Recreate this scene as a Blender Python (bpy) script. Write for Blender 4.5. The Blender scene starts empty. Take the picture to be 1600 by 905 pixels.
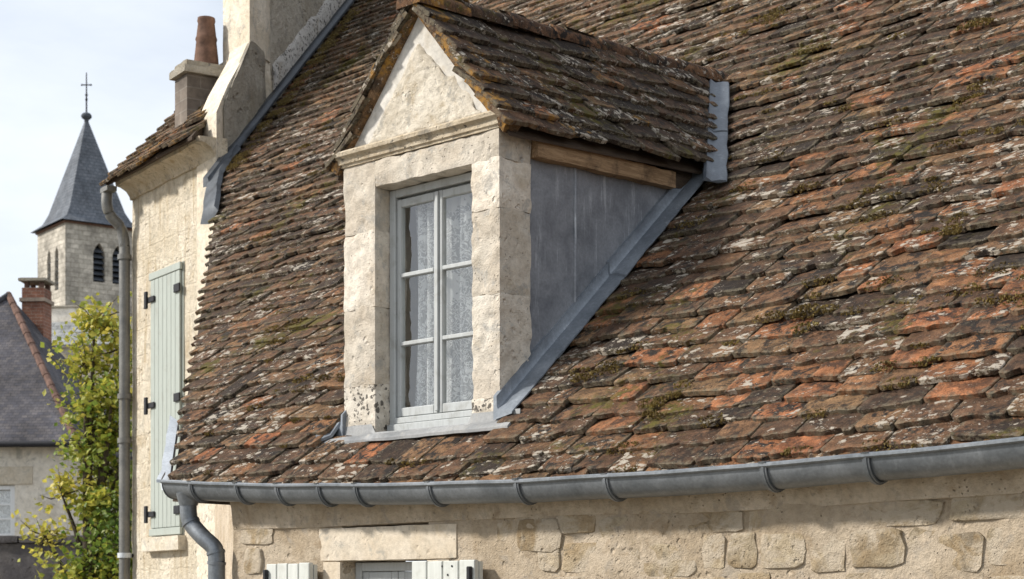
import bpy, bmesh, math, random
import numpy as np
from mathutils import Vector, Matrix, noise

random.seed(7)
R = math.radians
S = bpy.context.scene
COL = S.collection
ZC = 2.4                     # eye height above the ground; all building heights below are given from the eye line

# ------------------------------------------------------------------ camera
cam = bpy.data.cameras.new('camera')
cam_o = bpy.data.objects.new('camera', cam); COL.objects.link(cam_o)
cam_o.location = (0, 0, ZC)
cam_o.rotation_euler = (R(90), 0, R(44.4))
cam.sensor_width = 36; cam.lens = 2729 / 1600 * 36
cam.shift_y = (930 - 452.5) / 1600
cam.clip_start = .1; cam.clip_end = 6000
cam.dof.use_dof = True; cam.dof.focus_distance = 8.8; cam.dof.aperture_fstop = 6.5
S.camera = cam_o

# ------------------------------------------------------------------ sky, sun, exposure
SUN_AZ, SUN_EL = 43, 35      # degrees to the left of the facade's normal, above the horizon
sd = Vector((-math.sin(R(SUN_AZ)) * math.cos(R(SUN_EL)), -math.cos(R(SUN_AZ)) * math.cos(R(SUN_EL)), math.sin(R(SUN_EL))))
W = bpy.data.worlds.new('World'); S.world = W; W.use_nodes = True
wn = W.node_tree; wn.nodes.clear()
sky = wn.nodes.new('ShaderNodeTexSky'); sky.sky_type = 'NISHITA'; sky.sun_disc = False
sky.sun_elevation = R(SUN_EL); sky.sun_rotation = math.atan2(sd.x, sd.y)
sky.air_density = 1.0; sky.dust_density = 1.0; sky.ozone_density = 1.0
tc = wn.nodes.new('ShaderNodeTexCoord'); mp = wn.nodes.new('ShaderNodeMapping'); mp.inputs['Scale'].default_value = (1.3, 1.3, 4.2)
mp.inputs['Location'].default_value = (.35, .2, .1)
cn = wn.nodes.new('ShaderNodeTexNoise'); cn.inputs['Scale'].default_value = 2.1; cn.inputs['Detail'].default_value = 7; cn.inputs['Roughness'].default_value = .56
cr = wn.nodes.new('ShaderNodeValToRGB'); cr.color_ramp.elements[0].position = .38; cr.color_ramp.elements[1].position = .70
cr.color_ramp.elements[0].color = (.60, .60, .60, 1); cr.color_ramp.elements[1].color = (.97, .97, .97, 1)
cm = wn.nodes.new('ShaderNodeMix'); cm.data_type = 'RGBA'; cm.inputs['B'].default_value = (8.5, 9.0, 9.7, 1)
bg = wn.nodes.new('ShaderNodeBackground'); bg.inputs['Strength'].default_value = .1
wo = wn.nodes.new('ShaderNodeOutputWorld')
L = wn.links.new
L(tc.outputs['Generated'], mp.inputs['Vector']); L(mp.outputs[0], cn.inputs['Vector']); L(cn.outputs['Fac'], cr.inputs[0])
L(cr.outputs[0], cm.inputs['Factor']); L(sky.outputs[0], cm.inputs['A']); L(cm.outputs['Result'], bg.inputs[0]); L(bg.outputs[0], wo.inputs[0])

sun = bpy.data.lights.new('sun', 'SUN'); sun.energy = 4.4; sun.angle = R(5); sun.color = (1, .955, .885)
sun_o = bpy.data.objects.new('sun', sun); COL.objects.link(sun_o); sun_o.location = (-5, -5, 20)
sun_o.rotation_euler = sd.to_track_quat('Z', 'Y').to_euler()
S.view_settings.view_transform = 'Standard'; S.view_settings.look = 'None'
S.view_settings.exposure = 0.28; S.view_settings.gamma = 1; S.view_settings.use_curve_mapping = False

# ------------------------------------------------------------------ node helpers
class NT:
    def __init__(s, name):
        s.m = bpy.data.materials.new(name); s.m.use_nodes = True
        s.t = s.m.node_tree; s.b = s.t.nodes['Principled BSDF']; s.out = s.t.nodes['Material Output']
    def n(s, kind, **kw):
        d = s.t.nodes.new(kind)
        for k, v in kw.items(): setattr(d, k, v)
        return d
    def put(s, sock, v):
        if hasattr(v, 'links') or hasattr(v, 'is_linked'): s.t.links.new(v, sock)
        else:
            try: sock.default_value = v
            except Exception: sock.default_value = (*v, 1)
    def pos(s): return s.n('ShaderNodeNewGeometry').outputs['Position']
    def math(s, op, a, b=0.0, clamp=False):
        d = s.n('ShaderNodeMath', operation=op); d.use_clamp = clamp; s.put(d.inputs[0], a); s.put(d.inputs[1], b); return d.outputs[0]
    def vmath(s, op, a, b):
        d = s.n('ShaderNodeVectorMath', operation=op); s.put(d.inputs[0], a); s.put(d.inputs[1], b); return d.outputs[0]
    def mapping(s, v, scale=(1, 1, 1), loc=(0, 0, 0), rot=(0, 0, 0)):
        d = s.n('ShaderNodeMapping'); s.put(d.inputs['Vector'], v); d.inputs['Scale'].default_value = scale
        d.inputs['Location'].default_value = loc; d.inputs['Rotation'].default_value = rot; return d.outputs[0]
    def noise(s, v, scale, detail=5, rough=.6, dist=0.0, out='Fac'):
        d = s.n('ShaderNodeTexNoise'); s.put(d.inputs['Vector'], v); d.inputs['Scale'].default_value = scale
        d.inputs['Detail'].default_value = detail; d.inputs['Roughness'].default_value = rough; d.inputs['Distortion'].default_value = dist
        return d.outputs[out]
    def voro(s, v, scale, feature='F1', out='Distance', rnd=1.0):
        d = s.n('ShaderNodeTexVoronoi', feature=feature); s.put(d.inputs['Vector'], v); d.inputs['Scale'].default_value = scale
        d.inputs['Randomness'].default_value = rnd; return d.outputs[out]
    def ramp(s, f, *stops):
        d = s.n('ShaderNodeValToRGB'); e = d.color_ramp.elements
        while len(e) < len(stops): e.new(.5)
        for i, (p, c) in enumerate(stops):
            e[i].position = p; e[i].color = (c, c, c, 1) if isinstance(c, (int, float)) else (*c, 1)
        s.put(d.inputs[0], f); return d.outputs[0]
    def step(s, f, a, b):
        d = s.n('ShaderNodeMapRange'); d.interpolation_type = 'SMOOTHSTEP'; s.put(d.inputs[0], f)
        s.put(d.inputs[1], a); s.put(d.inputs[2], b); return d.outputs[0]
    def mix(s, f, a, b, mode='MIX'):
        d = s.n('ShaderNodeMix', data_type='RGBA', blend_type=mode); s.put(d.inputs['Factor'], f); s.put(d.inputs['A'], a); s.put(d.inputs['B'], b)
        return d.outputs['Result']
    def attr(s, name, kind='GEOMETRY', out='Fac'):
        d = s.n('ShaderNodeAttribute', attribute_type=kind); d.attribute_name = name; return d.outputs[out]
    def bump(s, h, dist, strength=1.0, nrm=None):
        d = s.n('ShaderNodeBump'); d.inputs['Strength'].default_value = strength; d.inputs['Distance'].default_value = dist
        s.put(d.inputs['Height'], h)
        if nrm is not None: s.t.links.new(nrm, d.inputs['Normal'])
        return d.outputs[0]
    def done(s, color=None, rough=.85, nrm=None, metal=0.0, spec=.3):
        if color is not None: s.put(s.b.inputs['Base Color'], color)
        s.put(s.b.inputs['Roughness'], rough); s.b.inputs['Metallic'].default_value = metal
        s.b.inputs['Specular IOR Level'].default_value = spec
        if nrm is not None: s.t.links.new(nrm, s.b.inputs['Normal'])
        return s.m

def tile_material(name, moss=.5, white=1.0, gold=0.0, dark=1.0):
    t = NT(name)
    rnd = t.math('ADD', t.attr('rnd'), t.attr('rnd', 'OBJECT'))
    tone = t.math('ADD', t.attr('tone'), t.attr('tone', 'OBJECT'))
    p = t.pos()
    off = t.n('ShaderNodeCombineXYZ'); t.put(off.inputs[0], t.math('MULTIPLY', rnd, 37.)); t.put(off.inputs[1], t.math('MULTIPLY', rnd, 91.)); t.put(off.inputs[2], t.math('MULTIPLY', rnd, 53.))
    v = t.vmath('ADD', p, off.outputs[0])
    base = t.ramp(tone, (0, (.036, .026, .020)), (.22, (.082, .048, .030)), (.45, (.150, .078, .042)), (.62, (.200, .118, .060)), (.80, (.240, .104, .047)), (1, (.30, .115, .052)))
    n1 = t.noise(v, 11, 6, .68)
    c = t.mix(1, base, t.ramp(n1, (.28, .40), (.5, .98), (.72, 1.8)), 'MULTIPLY')
    c = t.mix(1, c, t.ramp(t.noise(v, 130, 4, .8), (.30, .45), (.5, 1.0), (.70, 1.7)), 'MULTIPLY')
    r2 = t.math('FRACT', t.math('MULTIPLY', rnd, 17.3)); r3 = t.math('FRACT', t.math('MULTIPLY', rnd, 41.7)); r4 = t.math('FRACT', t.math('MULTIPLY', rnd, 83.1))
    # blackish algae film
    nd = t.noise(v, 16, 6, .7, .4)
    fd = t.math('MULTIPLY', t.step(nd, .46, .60), t.math('MULTIPLY_ADD', r2, .8 * dark))
    fd.node.inputs[2].default_value = .22
    c = t.mix(fd, c, (.026, .021, .018))
    nd2 = t.noise(v, 6.5, 5, .65, .8)
    c = t.mix(t.math('MULTIPLY', t.step(nd2, .50, .60), t.math('MULTIPLY', r3, .85 * dark)), c, (.028, .021, .017))
    # dull grey crust
    ng = t.noise(v, 26, 5, .7, .6)
    fg = t.math('MULTIPLY', t.step(ng, .52, .66), t.math('MULTIPLY', r3, .5))
    c = t.mix(fg, c, (.215, .175, .115))
    # pale lichen flecks, longer along the courses
    vs = t.mapping(v, (.62, 1, 1))
    wob = t.noise(vs, 40, 3, .6, 0, 'Color')
    vw = t.vmath('ADD', vs, t.vmath('MULTIPLY', t.vmath('SUBTRACT', wob, (.5, .5, .5)), (.035, .035, .035)))
    vd = t.voro(vw, 33); vc = t.voro(vw, 33, 'F1', 'Color')
    big = t.noise(v, 7, 3, .55)
    thr = t.math('MULTIPLY', t.math('MULTIPLY', vc, vc), t.math('MULTIPLY_ADD', big, 1.95 * white)); thr.node.inputs[1].links[0].from_node.inputs[2].default_value = -.40 * white
    thr = t.math('MULTIPLY', thr, t.math('MULTIPLY_ADD', t.math('MULTIPLY', r4, r4), 1.25)); thr.node.inputs[1].links[0].from_node.inputs[2].default_value = .48
    fw = t.step(t.math('SUBTRACT', thr, vd), 0.0, .07)
    vd2 = t.voro(vw, 90); vc2 = t.voro(vw, 90, 'F1', 'Color')
    fw2 = t.step(t.math('SUBTRACT', t.math('MULTIPLY', thr, t.math('MULTIPLY', vc2, 1.9)), vd2), 0.0, .1)
    fw = t.math('MAXIMUM', fw, t.math('MULTIPLY', fw2, .8))
    edge = t.attr('edge')
    fe = t.math('MULTIPLY', t.step(t.math('ADD', t.noise(v, 34, 5, .75), t.math('MULTIPLY', edge, .16)), .55, .70), t.math('MULTIPLY', edge, .6))
    c = t.mix(fe, c, t.mix(t.noise(v, 90, 3, .7), (.10, .08, .05), (.33, .285, .20)))
    wc = t.mix(t.noise(v, 75, 3, .7), (.25, .205, .15), (.64, .58, .49))
    c = t.mix(t.math('MULTIPLY', fw, .9), c, wc)
    # olive and golden growth
    nm = t.math('ADD', t.math('MULTIPLY', t.noise(p, 1.5, 3, .6), .62), t.math('MULTIPLY', t.noise(v, 19, 5, .7), .42))
    fm = t.math('MULTIPLY', t.step(nm, .575 - .05 * (moss - .5), .68), min(1, .5 + moss))
    c = t.mix(fm, c, t.mix(t.noise(v, 70, 2), (.045, .042, .012), (.17, .135, .03)))
    if gold:
        ngold = t.math('ADD', t.math('MULTIPLY', t.noise(p, 3.1, 2), .5), t.math('MULTIPLY', t.noise(v, 15, 6, .72), .5))
        c = t.mix(t.math('MULTIPLY', t.step(ngold, .60 - gold * .1, .70 - gold * .1), .9), c, t.mix(t.noise(v, 50, 2), (.28, .13, .02), (.50, .27, .06)))
    h = t.math('ADD', t.math('MULTIPLY', t.noise(v, 75, 5, .75), .5), t.math('MULTIPLY', n1, .9))
    h = t.math('ADD', h, t.math('MULTIPLY', fw, .13)); h = t.math('ADD', h, t.math('MULTIPLY', fm, .25))
    return t.done(c, .92, t.bump(h, .024, 1.0), spec=.2)

def stone_material(name, a, b, stain=(.20, .15, .085), grey=(.30, .285, .25), pits=1.0, scale=1.0, stain_amt=.5, streak=0.0, bump=.017, spots=0.0, ashlar=None):
    t = NT(name); p = t.pos()
    rnd = t.attr('rnd', 'OBJECT')
    off = t.n('ShaderNodeCombineXYZ'); t.put(off.inputs[0], t.math('MULTIPLY', rnd, 17.)); t.put(off.inputs[1], t.math('MULTIPLY', rnd, 31.)); t.put(off.inputs[2], t.math('MULTIPLY', rnd, 23.))
    v = t.vmath('ADD', p, off.outputs[0])
    n1 = t.noise(v, 3.2 * scale, 6, .62, .3); n2 = t.noise(v, 28 * scale, 6, .7)
    c = t.mix(t.step(n1, .32, .68), a, b)
    c = t.mix(1, c, t.ramp(n2, (.25, .72), (.5, 1.0), (.75, 1.18)), 'MULTIPLY')
    c = t.mix(1, c, t.ramp(rnd, (0, (.82, .80, .77)), (.5, (1, 1, 1)), (1, (1.08, 1.06, 1.04))), 'MULTIPLY')
    ns = t.noise(v, 5.5 * scale, 7, .68, .5)
    c = t.mix(t.math('MULTIPLY', t.step(ns, .53, .70), stain_amt), c, stain)
    ng = t.noise(v, 8.5 * scale, 7, .72, .7)
    c = t.mix(t.math('MULTIPLY', t.step(ng, .53, .66), .65), c, grey)
    nk = t.noise(v, 2.1 * scale, 8, .75, 1.0); c = t.mix(t.math('MULTIPLY', t.step(nk, .57, .68), .5), c, t.mix(.5, stain, grey))
    if streak:
        sv = t.mapping(p, (16, 16, 1.5))
        c = t.mix(t.math('MULTIPLY', t.step(t.noise(sv, 1.2, 5, .65), .50, .68), streak), c, stain)
    if spots:
        vq = t.vmath('ADD', v, t.vmath('MULTIPLY', t.noise(v, 42, 4, .7, 0, 'Color'), (.05, .05, .05))); sv = t.voro(vq, 30); sc = t.voro(vq, 30, 'F1', 'Color'); big = t.noise(v, 7, 3)
        fs = t.step(t.math('SUBTRACT', t.math('MULTIPLY', t.math('MULTIPLY', sc, big), .75 * spots), sv), .0, .05)
        c = t.mix(t.math('MULTIPLY', fs, .85), c, (.05, .045, .04))
    vp = t.voro(v, 46 * scale); pit = t.step(vp, .02, .22 * pits + .01)
    pv = t.noise(v, 9 * scale, 3); pitm = t.math('MULTIPLY', t.math('SUBTRACT', 1.0, pit), t.step(pv, .50, .62))
    c = t.mix(t.math('MULTIPLY', pitm, .45), c, (.13, .10, .07))
    h = t.math('ADD', t.math('MULTIPLY', n2, .8), t.math('MULTIPLY', t.noise(v, 110 * scale, 4, .7), .35))
    vp2 = t.voro(t.vmath('ADD', v, t.vmath('MULTIPLY', t.noise(v, 30, 3, .6, 0, 'Color'), (.03, .03, .03))), 19 * scale); pit2 = t.math('MULTIPLY', t.math('SUBTRACT', 1.0, t.step(vp2, .05, .34)), t.step(t.noise(v, 5 * scale, 4, .65), .5, .6))
    h = t.math('SUBTRACT', h, t.math('MULTIPLY', pitm, .9)); h = t.math('SUBTRACT', h, t.math('MULTIPLY', pit2, .7 * pits))
    nrm = t.bump(h, bump, .9)
    if ashlar:
        dp = t.n('ShaderNodeVectorMath', operation='DOT_PRODUCT'); t.put(dp.inputs[0], p); dp.inputs[1].default_value = ashlar
        sp = t.n('ShaderNodeSeparateXYZ'); t.put(sp.inputs[0], p); cb = t.n('ShaderNodeCombineXYZ'); t.put(cb.inputs[0], dp.outputs['Value']); t.put(cb.inputs[1], sp.outputs[2])
        wv = t.vmath('ADD', cb.outputs[0], t.vmath('MULTIPLY', t.noise(p, 2.2, 3, .6, 0, 'Color'), (.09, .09, 0)))
        bk = t.n('ShaderNodeTexBrick'); t.put(bk.inputs['Vector'], wv); bk.inputs['Scale'].default_value = 1; bk.inputs['Brick Width'].default_value = .52; bk.inputs['Row Height'].default_value = .27
        bk.inputs['Mortar Size'].default_value = .014; bk.inputs['Mortar Smooth'].default_value = .6; bk.inputs['Color1'].default_value = (1.04, 1.03, 1.0, 1); bk.inputs['Color2'].default_value = (.90, .87, .82, 1); bk.inputs['Mortar'].default_value = (.94, .91, .86, 1)
        c = t.mix(.5, c, t.mix(1, c, bk.outputs['Color'], 'MULTIPLY')); nrm = t.bump(bk.outputs['Fac'], -.007, .5, nrm)
    return t.done(c, .93, nrm, spec=.15)

def metal_material(name, a, b, rough=.45, metal=.6, streak=.5, drip=(.34, .36, .38)):
    t = NT(name); p = t.pos()
    n = t.noise(p, 5, 6, .65, .4); c = t.mix(t.step(n, .3, .7), a, b)
    sv = t.mapping(p, (14, 14, 1.2)); s = t.noise(sv, 1.4, 6, .7)
    c = t.mix(t.math('MULTIPLY', t.step(s, .54, .74), streak), c, drip)
    d = t.noise(p, 60, 4, .7); c = t.mix(1, c, t.ramp(d, (.3, .82), (.7, 1.12)), 'MULTIPLY')
    return t.done(c, t.ramp(n, (.3, rough - .08), (.7, rough + .14)), t.bump(t.noise(p, 9, 4, .6), .006, .6), metal, .4)

def wood_material(name, a, b, scale=(3, 40, 40), stain=(.05, .03, .02)):
    t = NT(name); p = t.pos(); v = t.mapping(p, scale)
    n = t.noise(v, 1.6, 7, .7, .8); c = t.mix(t.step(n, .3, .7), a, b)
    c = t.mix(t.math('MULTIPLY', t.step(t.noise(p, 7, 5, .7), .5, .72), .6), c, stain)
    return t.done(c, .8, t.bump(n, .008, .8), spec=.2)

def paint_material(name, col, dirt=(.20, .19, .16), amt=.35, grain=(60, 60, 3)):
    t = NT(name); p = t.pos()
    g = t.noise(t.mapping(p, grain), 1.0, 5, .65); d = t.noise(p, 9, 6, .7, .5)
    c = t.mix(t.math('MULTIPLY', t.step(d, .50, .70), amt), col, dirt)
    c = t.mix(1, c, t.ramp(g, (.3, .88), (.7, 1.06)), 'MULTIPLY')
    return t.done(c, .6, t.bump(g, .003, .5), spec=.35)

def plain_material(name, col, rough=.8, var=.25, scale=6, bump=.004):
    t = NT(name); p = t.pos(); n = t.noise(p, scale, 6, .65)
    c = t.mix(1, col, t.ramp(n, (.3, 1 - var), (.7, 1 + var)), 'MULTIPLY')
    return t.done(c, rough, t.bump(n, bump, .7), spec=.2)

def courses_material(name, a, b, row, width, mortar, bump=.03, axis_rot=0.0, contrast=.6):
    """small masonry or slates that are too far off to pick apart"""
    t = NT(name); tcn = t.n('ShaderNodeTexCoord'); u = t.n('ShaderNodeUVMap').outputs[0]
    d = t.n('ShaderNodeTexBrick'); t.put(d.inputs['Vector'], u)
    d.inputs['Scale'].default_value = 1; d.inputs['Brick Width'].default_value = width; d.inputs['Row Height'].default_value = row
    d.inputs['Mortar Size'].default_value = row * .06; d.inputs['Color1'].default_value = (*a, 1); d.inputs['Color2'].default_value = (*b, 1)
    d.inputs['Mortar'].default_value = (*mortar, 1); d.inputs['Bias'].default_value = -.1
    p = t.pos(); n = t.noise(p, .9, 6, .68)
    c = t.mix(1, d.outputs['Color'], t.ramp(n, (.28, 1 - contrast), (.5, 1), (.74, 1 + contrast)), 'MULTIPLY')
    c = t.mix(1, c, t.ramp(t.noise(p, 6, 4, .7), (.3, .75), (.7, 1.25)), 'MULTIPLY')
    return t.done(c, .88, t.bump(d.outputs['Fac'], -bump, .6), spec=.2)

M = {}
M['tile'] = tile_material('weathered_clay_tile')
M['dtile'] = tile_material('dormer_clay_tile', moss=.65, white=1.05, gold=.3, dark=1.45)
M['goldtile'] = tile_material('golden_lichen_tile', moss=.55, white=.8, gold=.95, dark=.9)
M['farTile'] = tile_material('neighbour_clay_tile', moss=.75, white=.6, gold=.5)
M['limestone'] = stone_material('dormer_limestone', (.69, .635, .55), (.57, .50, .41), stain=(.42, .335, .225), grey=(.34, .33, .305), stain_amt=.42, spots=.45)
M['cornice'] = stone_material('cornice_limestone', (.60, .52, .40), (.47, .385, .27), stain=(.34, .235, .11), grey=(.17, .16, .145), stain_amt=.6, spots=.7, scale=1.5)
M['plaster'] = stone_material('smooth_lime_plaster', (.66, .63, .58), (.54, .51, .455), grey=(.30, .30, .29), stain=(.42, .33, .20), pits=.4, stain_amt=.4, bump=.004)
M['rough'] = stone_material('rough_sandy_plaster', (.68, .62, .52), (.47, .41, .32), grey=(.30, .285, .255), stain=(.36, .27, .15), scale=1.3, stain_amt=.55, bump=.016)
M['wall'] = stone_material('lime_mortar_wall', (.58, .49, .38), (.43, .345, .245), stain=(.28, .195, .11), grey=(.32, .28, .23), stain_amt=.65, bump=.024)
M['stone'] = stone_material('rubble_stone', (.50, .42, .30), (.36, .27, .165), stain=(.20, .135, .065), grey=(.20, .175, .135), stain_amt=.7, bump=.028, scale=1.2, spots=.25)
def smeared(m):
    t = NT.__new__(NT); t.m = m; t.t = m.node_tree; t.b = t.t.nodes['Principled BSDF']; t.out = t.t.nodes['Material Output']
    src = t.b.inputs['Base Color'].links[0].from_socket; p = t.pos()
    f = t.math('MULTIPLY', t.step(t.noise(p, 4.3, 6, .66, .6), .43, .56), .92)
    t.put(t.b.inputs['Base Color'], t.mix(f, src, t.mix(t.noise(p, 24, 6, .7), (.43, .355, .26), (.61, .525, .415))))
smeared(M['stone'])
M['lintel'] = stone_material('pale_lintel_stone', (.60, .53, .43), (.52, .44, .335), stain=(.44, .33, .19), stain_amt=.4, bump=.006)
M['render'] = stone_material('cream_render', (.76, .69, .575), (.64, .565, .44), stain=(.42, .31, .17), grey=(.46, .42, .34), stain_amt=.5, streak=.6, bump=.05, scale=.7, ashlar=(-.977, .211, 0))
M['gable'] = stone_material('grey_gable_rubble', (.46, .425, .36), (.35, .31, .245), stain=(.24, .19, .12), grey=(.22, .205, .18), stain_amt=.5, bump=.05, scale=.6, spots=.5)
M['quoin'] = stone_material('pale_quoin_stone', (.66, .60, .50), (.55, .48, .37), stain=(.40, .33, .22), grey=(.36, .34, .30), scale=.7)
M['mortar'] = stone_material('white_mortar_fillet', (.62, .60, .57), (.52, .50, .47), grey=(.2, .2, .2), spots=1.6, scale=.6)
M['lead'] = metal_material('weathered_lead', (.17, .18, .20), (.27, .28, .30), .48, .2, .9, (.52, .54, .56))
M['flash'] = metal_material('lead_flashing', (.15, .17, .195), (.25, .275, .305), .45, .35, .6, (.38, .40, .43))
M['darklead'] = metal_material('dark_lead', (.042, .046, .052), (.085, .095, .108), .5, .3, .3, (.17, .18, .2))
M['apron'] = metal_material('chalky_lead_apron', (.19, .195, .20), (.29, .29, .285), .6, .1, .7, (.36, .34, .30))
M['valley'] = metal_material('valley_lead', (.085, .097, .115), (.15, .168, .19), .5, .3, .6, (.26, .28, .30))
M['foot'] = stone_material('black_spotted_limestone', (.68, .625, .54), (.54, .475, .385), stain=(.40, .31, .2), grey=(.30, .285, .255), stain_amt=.5, spots=1.7)
M['zinc'] = metal_material('zinc_gutter', (.15, .165, .18), (.23, .245, .26), .42, .6, .35, (.33, .35, .37))
M['zincpale'] = metal_material('pale_zinc_edge', (.52, .55, .58), (.62, .65, .68), .5, .3, .3, (.45, .47, .5))
M['pipe'] = metal_material('brown_zinc_pipe', (.13, .13, .125), (.21, .205, .19), .5, .45, .4, (.30, .25, .14))
M['beam'] = wood_material('old_oak_beam', (.19, .115, .06), (.40, .265, .15), (40, 3, 40))
M['darkwood'] = wood_material('dark_roof_timber', (.045, .032, .024), (.085, .06, .04), (30, 3, 30))
M['frame'] = paint_material('grey_window_paint', (.42, .435, .43), (.24, .235, .21), .5)
M['shutter'] = paint_material('sage_shutter_paint', (.365, .395, .355), (.29, .29, .25), .45)
M['greyshutter'] = paint_material('pale_grey_shutter_paint', (.56, .57, .53), (.36, .35, .3), .35)
M['iron'] = plain_material('black_iron', (.025, .025, .028), .6, .3, 30)
M['room'] = plain_material('dim_room_plaster', (.33, .29, .23), .9)
M['brick'] = courses_material('chimney_brick', (.25, .115, .075), (.18, .085, .06), .075, .22, (.30, .24, .19), .01)
M['churchstone'] = courses_material('church_masonry', (.47, .43, .365), (.31, .285, .24), .30, .55, (.30, .27, .22), .08, contrast=.5)
M['greybrick'] = courses_material('weathered_stack_masonry', (.20, .165, .135), (.15, .125, .105), .11, .3, (.23, .20, .17), .02)
M['churchslate'] = courses_material('spire_slate', (.12, .132, .15), (.15, .16, .178), .22, .30, (.07, .078, .09), .03, contrast=.35)
M['slate'] = courses_material('house_slate', (.068, .066, .076), (.105, .095, .095), .085, .13, (.045, .045, .05), .02, contrast=.6)
M['greyroof'] = courses_material('chapel_stone_slab_roof', (.26, .265, .26), (.20, .205, .20), .4, .6, (.13, .13, .13), .03)
M['farwall'] = stone_material('house_pale_render', (.80, .76, .68), (.72, .66, .56), scale=.35, stain_amt=.3, bump=.02)
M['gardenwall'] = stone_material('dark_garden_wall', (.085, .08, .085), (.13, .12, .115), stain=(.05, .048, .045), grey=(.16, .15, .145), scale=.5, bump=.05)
M['white'] = paint_material('white_window_paint', (.72, .73, .73), (.5, .5, .48), .2)
M['redtile'] = plain_material('red_roof_tiles', (.14, .085, .066), .9, .5, 5, .03)
M['pot'] = plain_material('chimney_pot_clay', (.135, .078, .055), .85, .5, 9, .006)
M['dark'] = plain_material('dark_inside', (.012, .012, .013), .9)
M['bark'] = plain_material('tree_bark', (.085, .068, .05), .95, .5, 18, .03)
M['ground'] = plain_material('gravel_ground', (.20, .18, .145), .95, .3, 3, .02)

def glass_material():
    t = NT('window_glass'); tr = t.n('ShaderNodeBsdfTransparent'); tr.inputs[0].default_value = (.93, .95, .95, 1)
    gl = t.n('ShaderNodeBsdfGlossy'); gl.inputs['Roughness'].default_value = .012; gl.inputs['Color'].default_value = (.95, .97, 1, 1)
    nb = t.bump(t.noise(t.pos(), 5, 2, .5), .012, .35); t.t.links.new(nb, gl.inputs['Normal'])
    ge = t.n('ShaderNodeNewGeometry'); dt_ = t.n('ShaderNodeVectorMath', operation='DOT_PRODUCT'); t.t.links.new(ge.outputs['Incoming'], dt_.inputs[0]); t.t.links.new(ge.outputs['Normal'], dt_.inputs[1])
    fz = t.math('POWER', t.math('SUBTRACT', 1.0, t.math('ABSOLUTE', dt_.outputs['Value'])), 5.0); fz = t.math('MULTIPLY_ADD', fz, .90); fz.node.inputs[2].default_value = .15
    mx = t.n('ShaderNodeMixShader'); t.t.links.new(fz, mx.inputs[0]); t.t.links.new(tr.outputs[0], mx.inputs[1]); t.t.links.new(gl.outputs[0], mx.inputs[2])
    t.t.links.new(mx.outputs[0], t.out.inputs[0]); return t.m
M['glass'] = glass_material()

def lace_material():
    t = NT('white_lace'); p = t.pos()
    w = t.noise(p, 17, 3, .6, 2.2); line = t.math('ABSOLUTE', t.math('SUBTRACT', w, .5)); curl = t.math('SUBTRACT', 1.0, t.step(line, .02, .06))
    net = t.math('MAXIMUM', curl, t.step(t.noise(p, 9, 2, .5, 1), .56, .60))
    fac = t.math('MULTIPLY_ADD', net, .52); fac.node.inputs[2].default_value = .45
    df = t.n('ShaderNodeBsdfDiffuse'); df.inputs[0].default_value = (.86, .86, .85, 1)
    tl = t.n('ShaderNodeBsdfTranslucent'); tl.inputs[0].default_value = (.8, .79, .76, 1)
    m1 = t.n('ShaderNodeMixShader'); m1.inputs[0].default_value = .3; t.t.links.new(df.outputs[0], m1.inputs[1]); t.t.links.new(tl.outputs[0], m1.inputs[2])
    tr = t.n('ShaderNodeBsdfTransparent'); m2 = t.n('ShaderNodeMixShader'); t.t.links.new(fac, m2.inputs[0]); t.t.links.new(tr.outputs[0], m2.inputs[1]); t.t.links.new(m1.outputs[0], m2.inputs[2])
    t.t.links.new(m2.outputs[0], t.out.inputs[0]); return t.m
M['lace'] = lace_material()

def leaf_material(name, stops):
    t = NT(name); c = t.ramp(t.attr('rnd'), *stops)
    c = t.mix(1, c, t.ramp(t.noise(t.pos(), 14, 3), (.3, .7), (.7, 1.25)), 'MULTIPLY')
    t.put(t.b.inputs['Base Color'], c); t.b.inputs['Roughness'].default_value = .5; t.b.inputs['Specular IOR Level'].default_value = .4
    tl = t.n('ShaderNodeBsdfTranslucent'); t.t.links.new(c, tl.inputs[0]); mx = t.n('ShaderNodeMixShader'); mx.inputs[0].default_value = .45
    t.t.links.new(t.b.outputs[0], mx.inputs[1]); t.t.links.new(tl.outputs[0], mx.inputs[2]); t.t.links.new(mx.outputs[0], t.out.inputs[0]); return t.m
M['leaf'] = leaf_material('autumn_leaf', ((0, (.075, .15, .025)), (.35, (.20, .27, .045)), (.7, (.45, .43, .07)), (1, (.62, .52, .11))))
M['moss'] = leaf_material('moss_cushion', ((0, (.10, .068, .024)), (.5, (.20, .138, .042)), (1, (.32, .245, .075))))

# ------------------------------------------------------------------ object helpers
WORLD = {}                                   # object name -> its world origin
def thing(name, loc, label, cat, group=None, kind=None):
    o = bpy.data.objects.new(name, None); COL.objects.link(o); o.empty_display_size = .2
    o.location = (loc[0], loc[1], loc[2] + ZC); WORLD[o.name] = Vector(o.location)
    o['label'] = label; o['category'] = cat
    if group: o['group'] = group
    if kind: o['kind'] = kind
    return o

def link(name, me, parent, wloc, kind=None, label=None, rnd=True):
    o = bpy.data.objects.new(name, me); COL.objects.link(o)
    wloc = Vector(wloc)
    if parent is not None:
        o.parent = parent; o.location = wloc - WORLD[parent.name]
    else: o.location = wloc
    WORLD[o.name] = wloc
    if kind: o['kind'] = kind
    if label: o['label'] = label
    if rnd: o['rnd'] = random.random()
    return o

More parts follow.
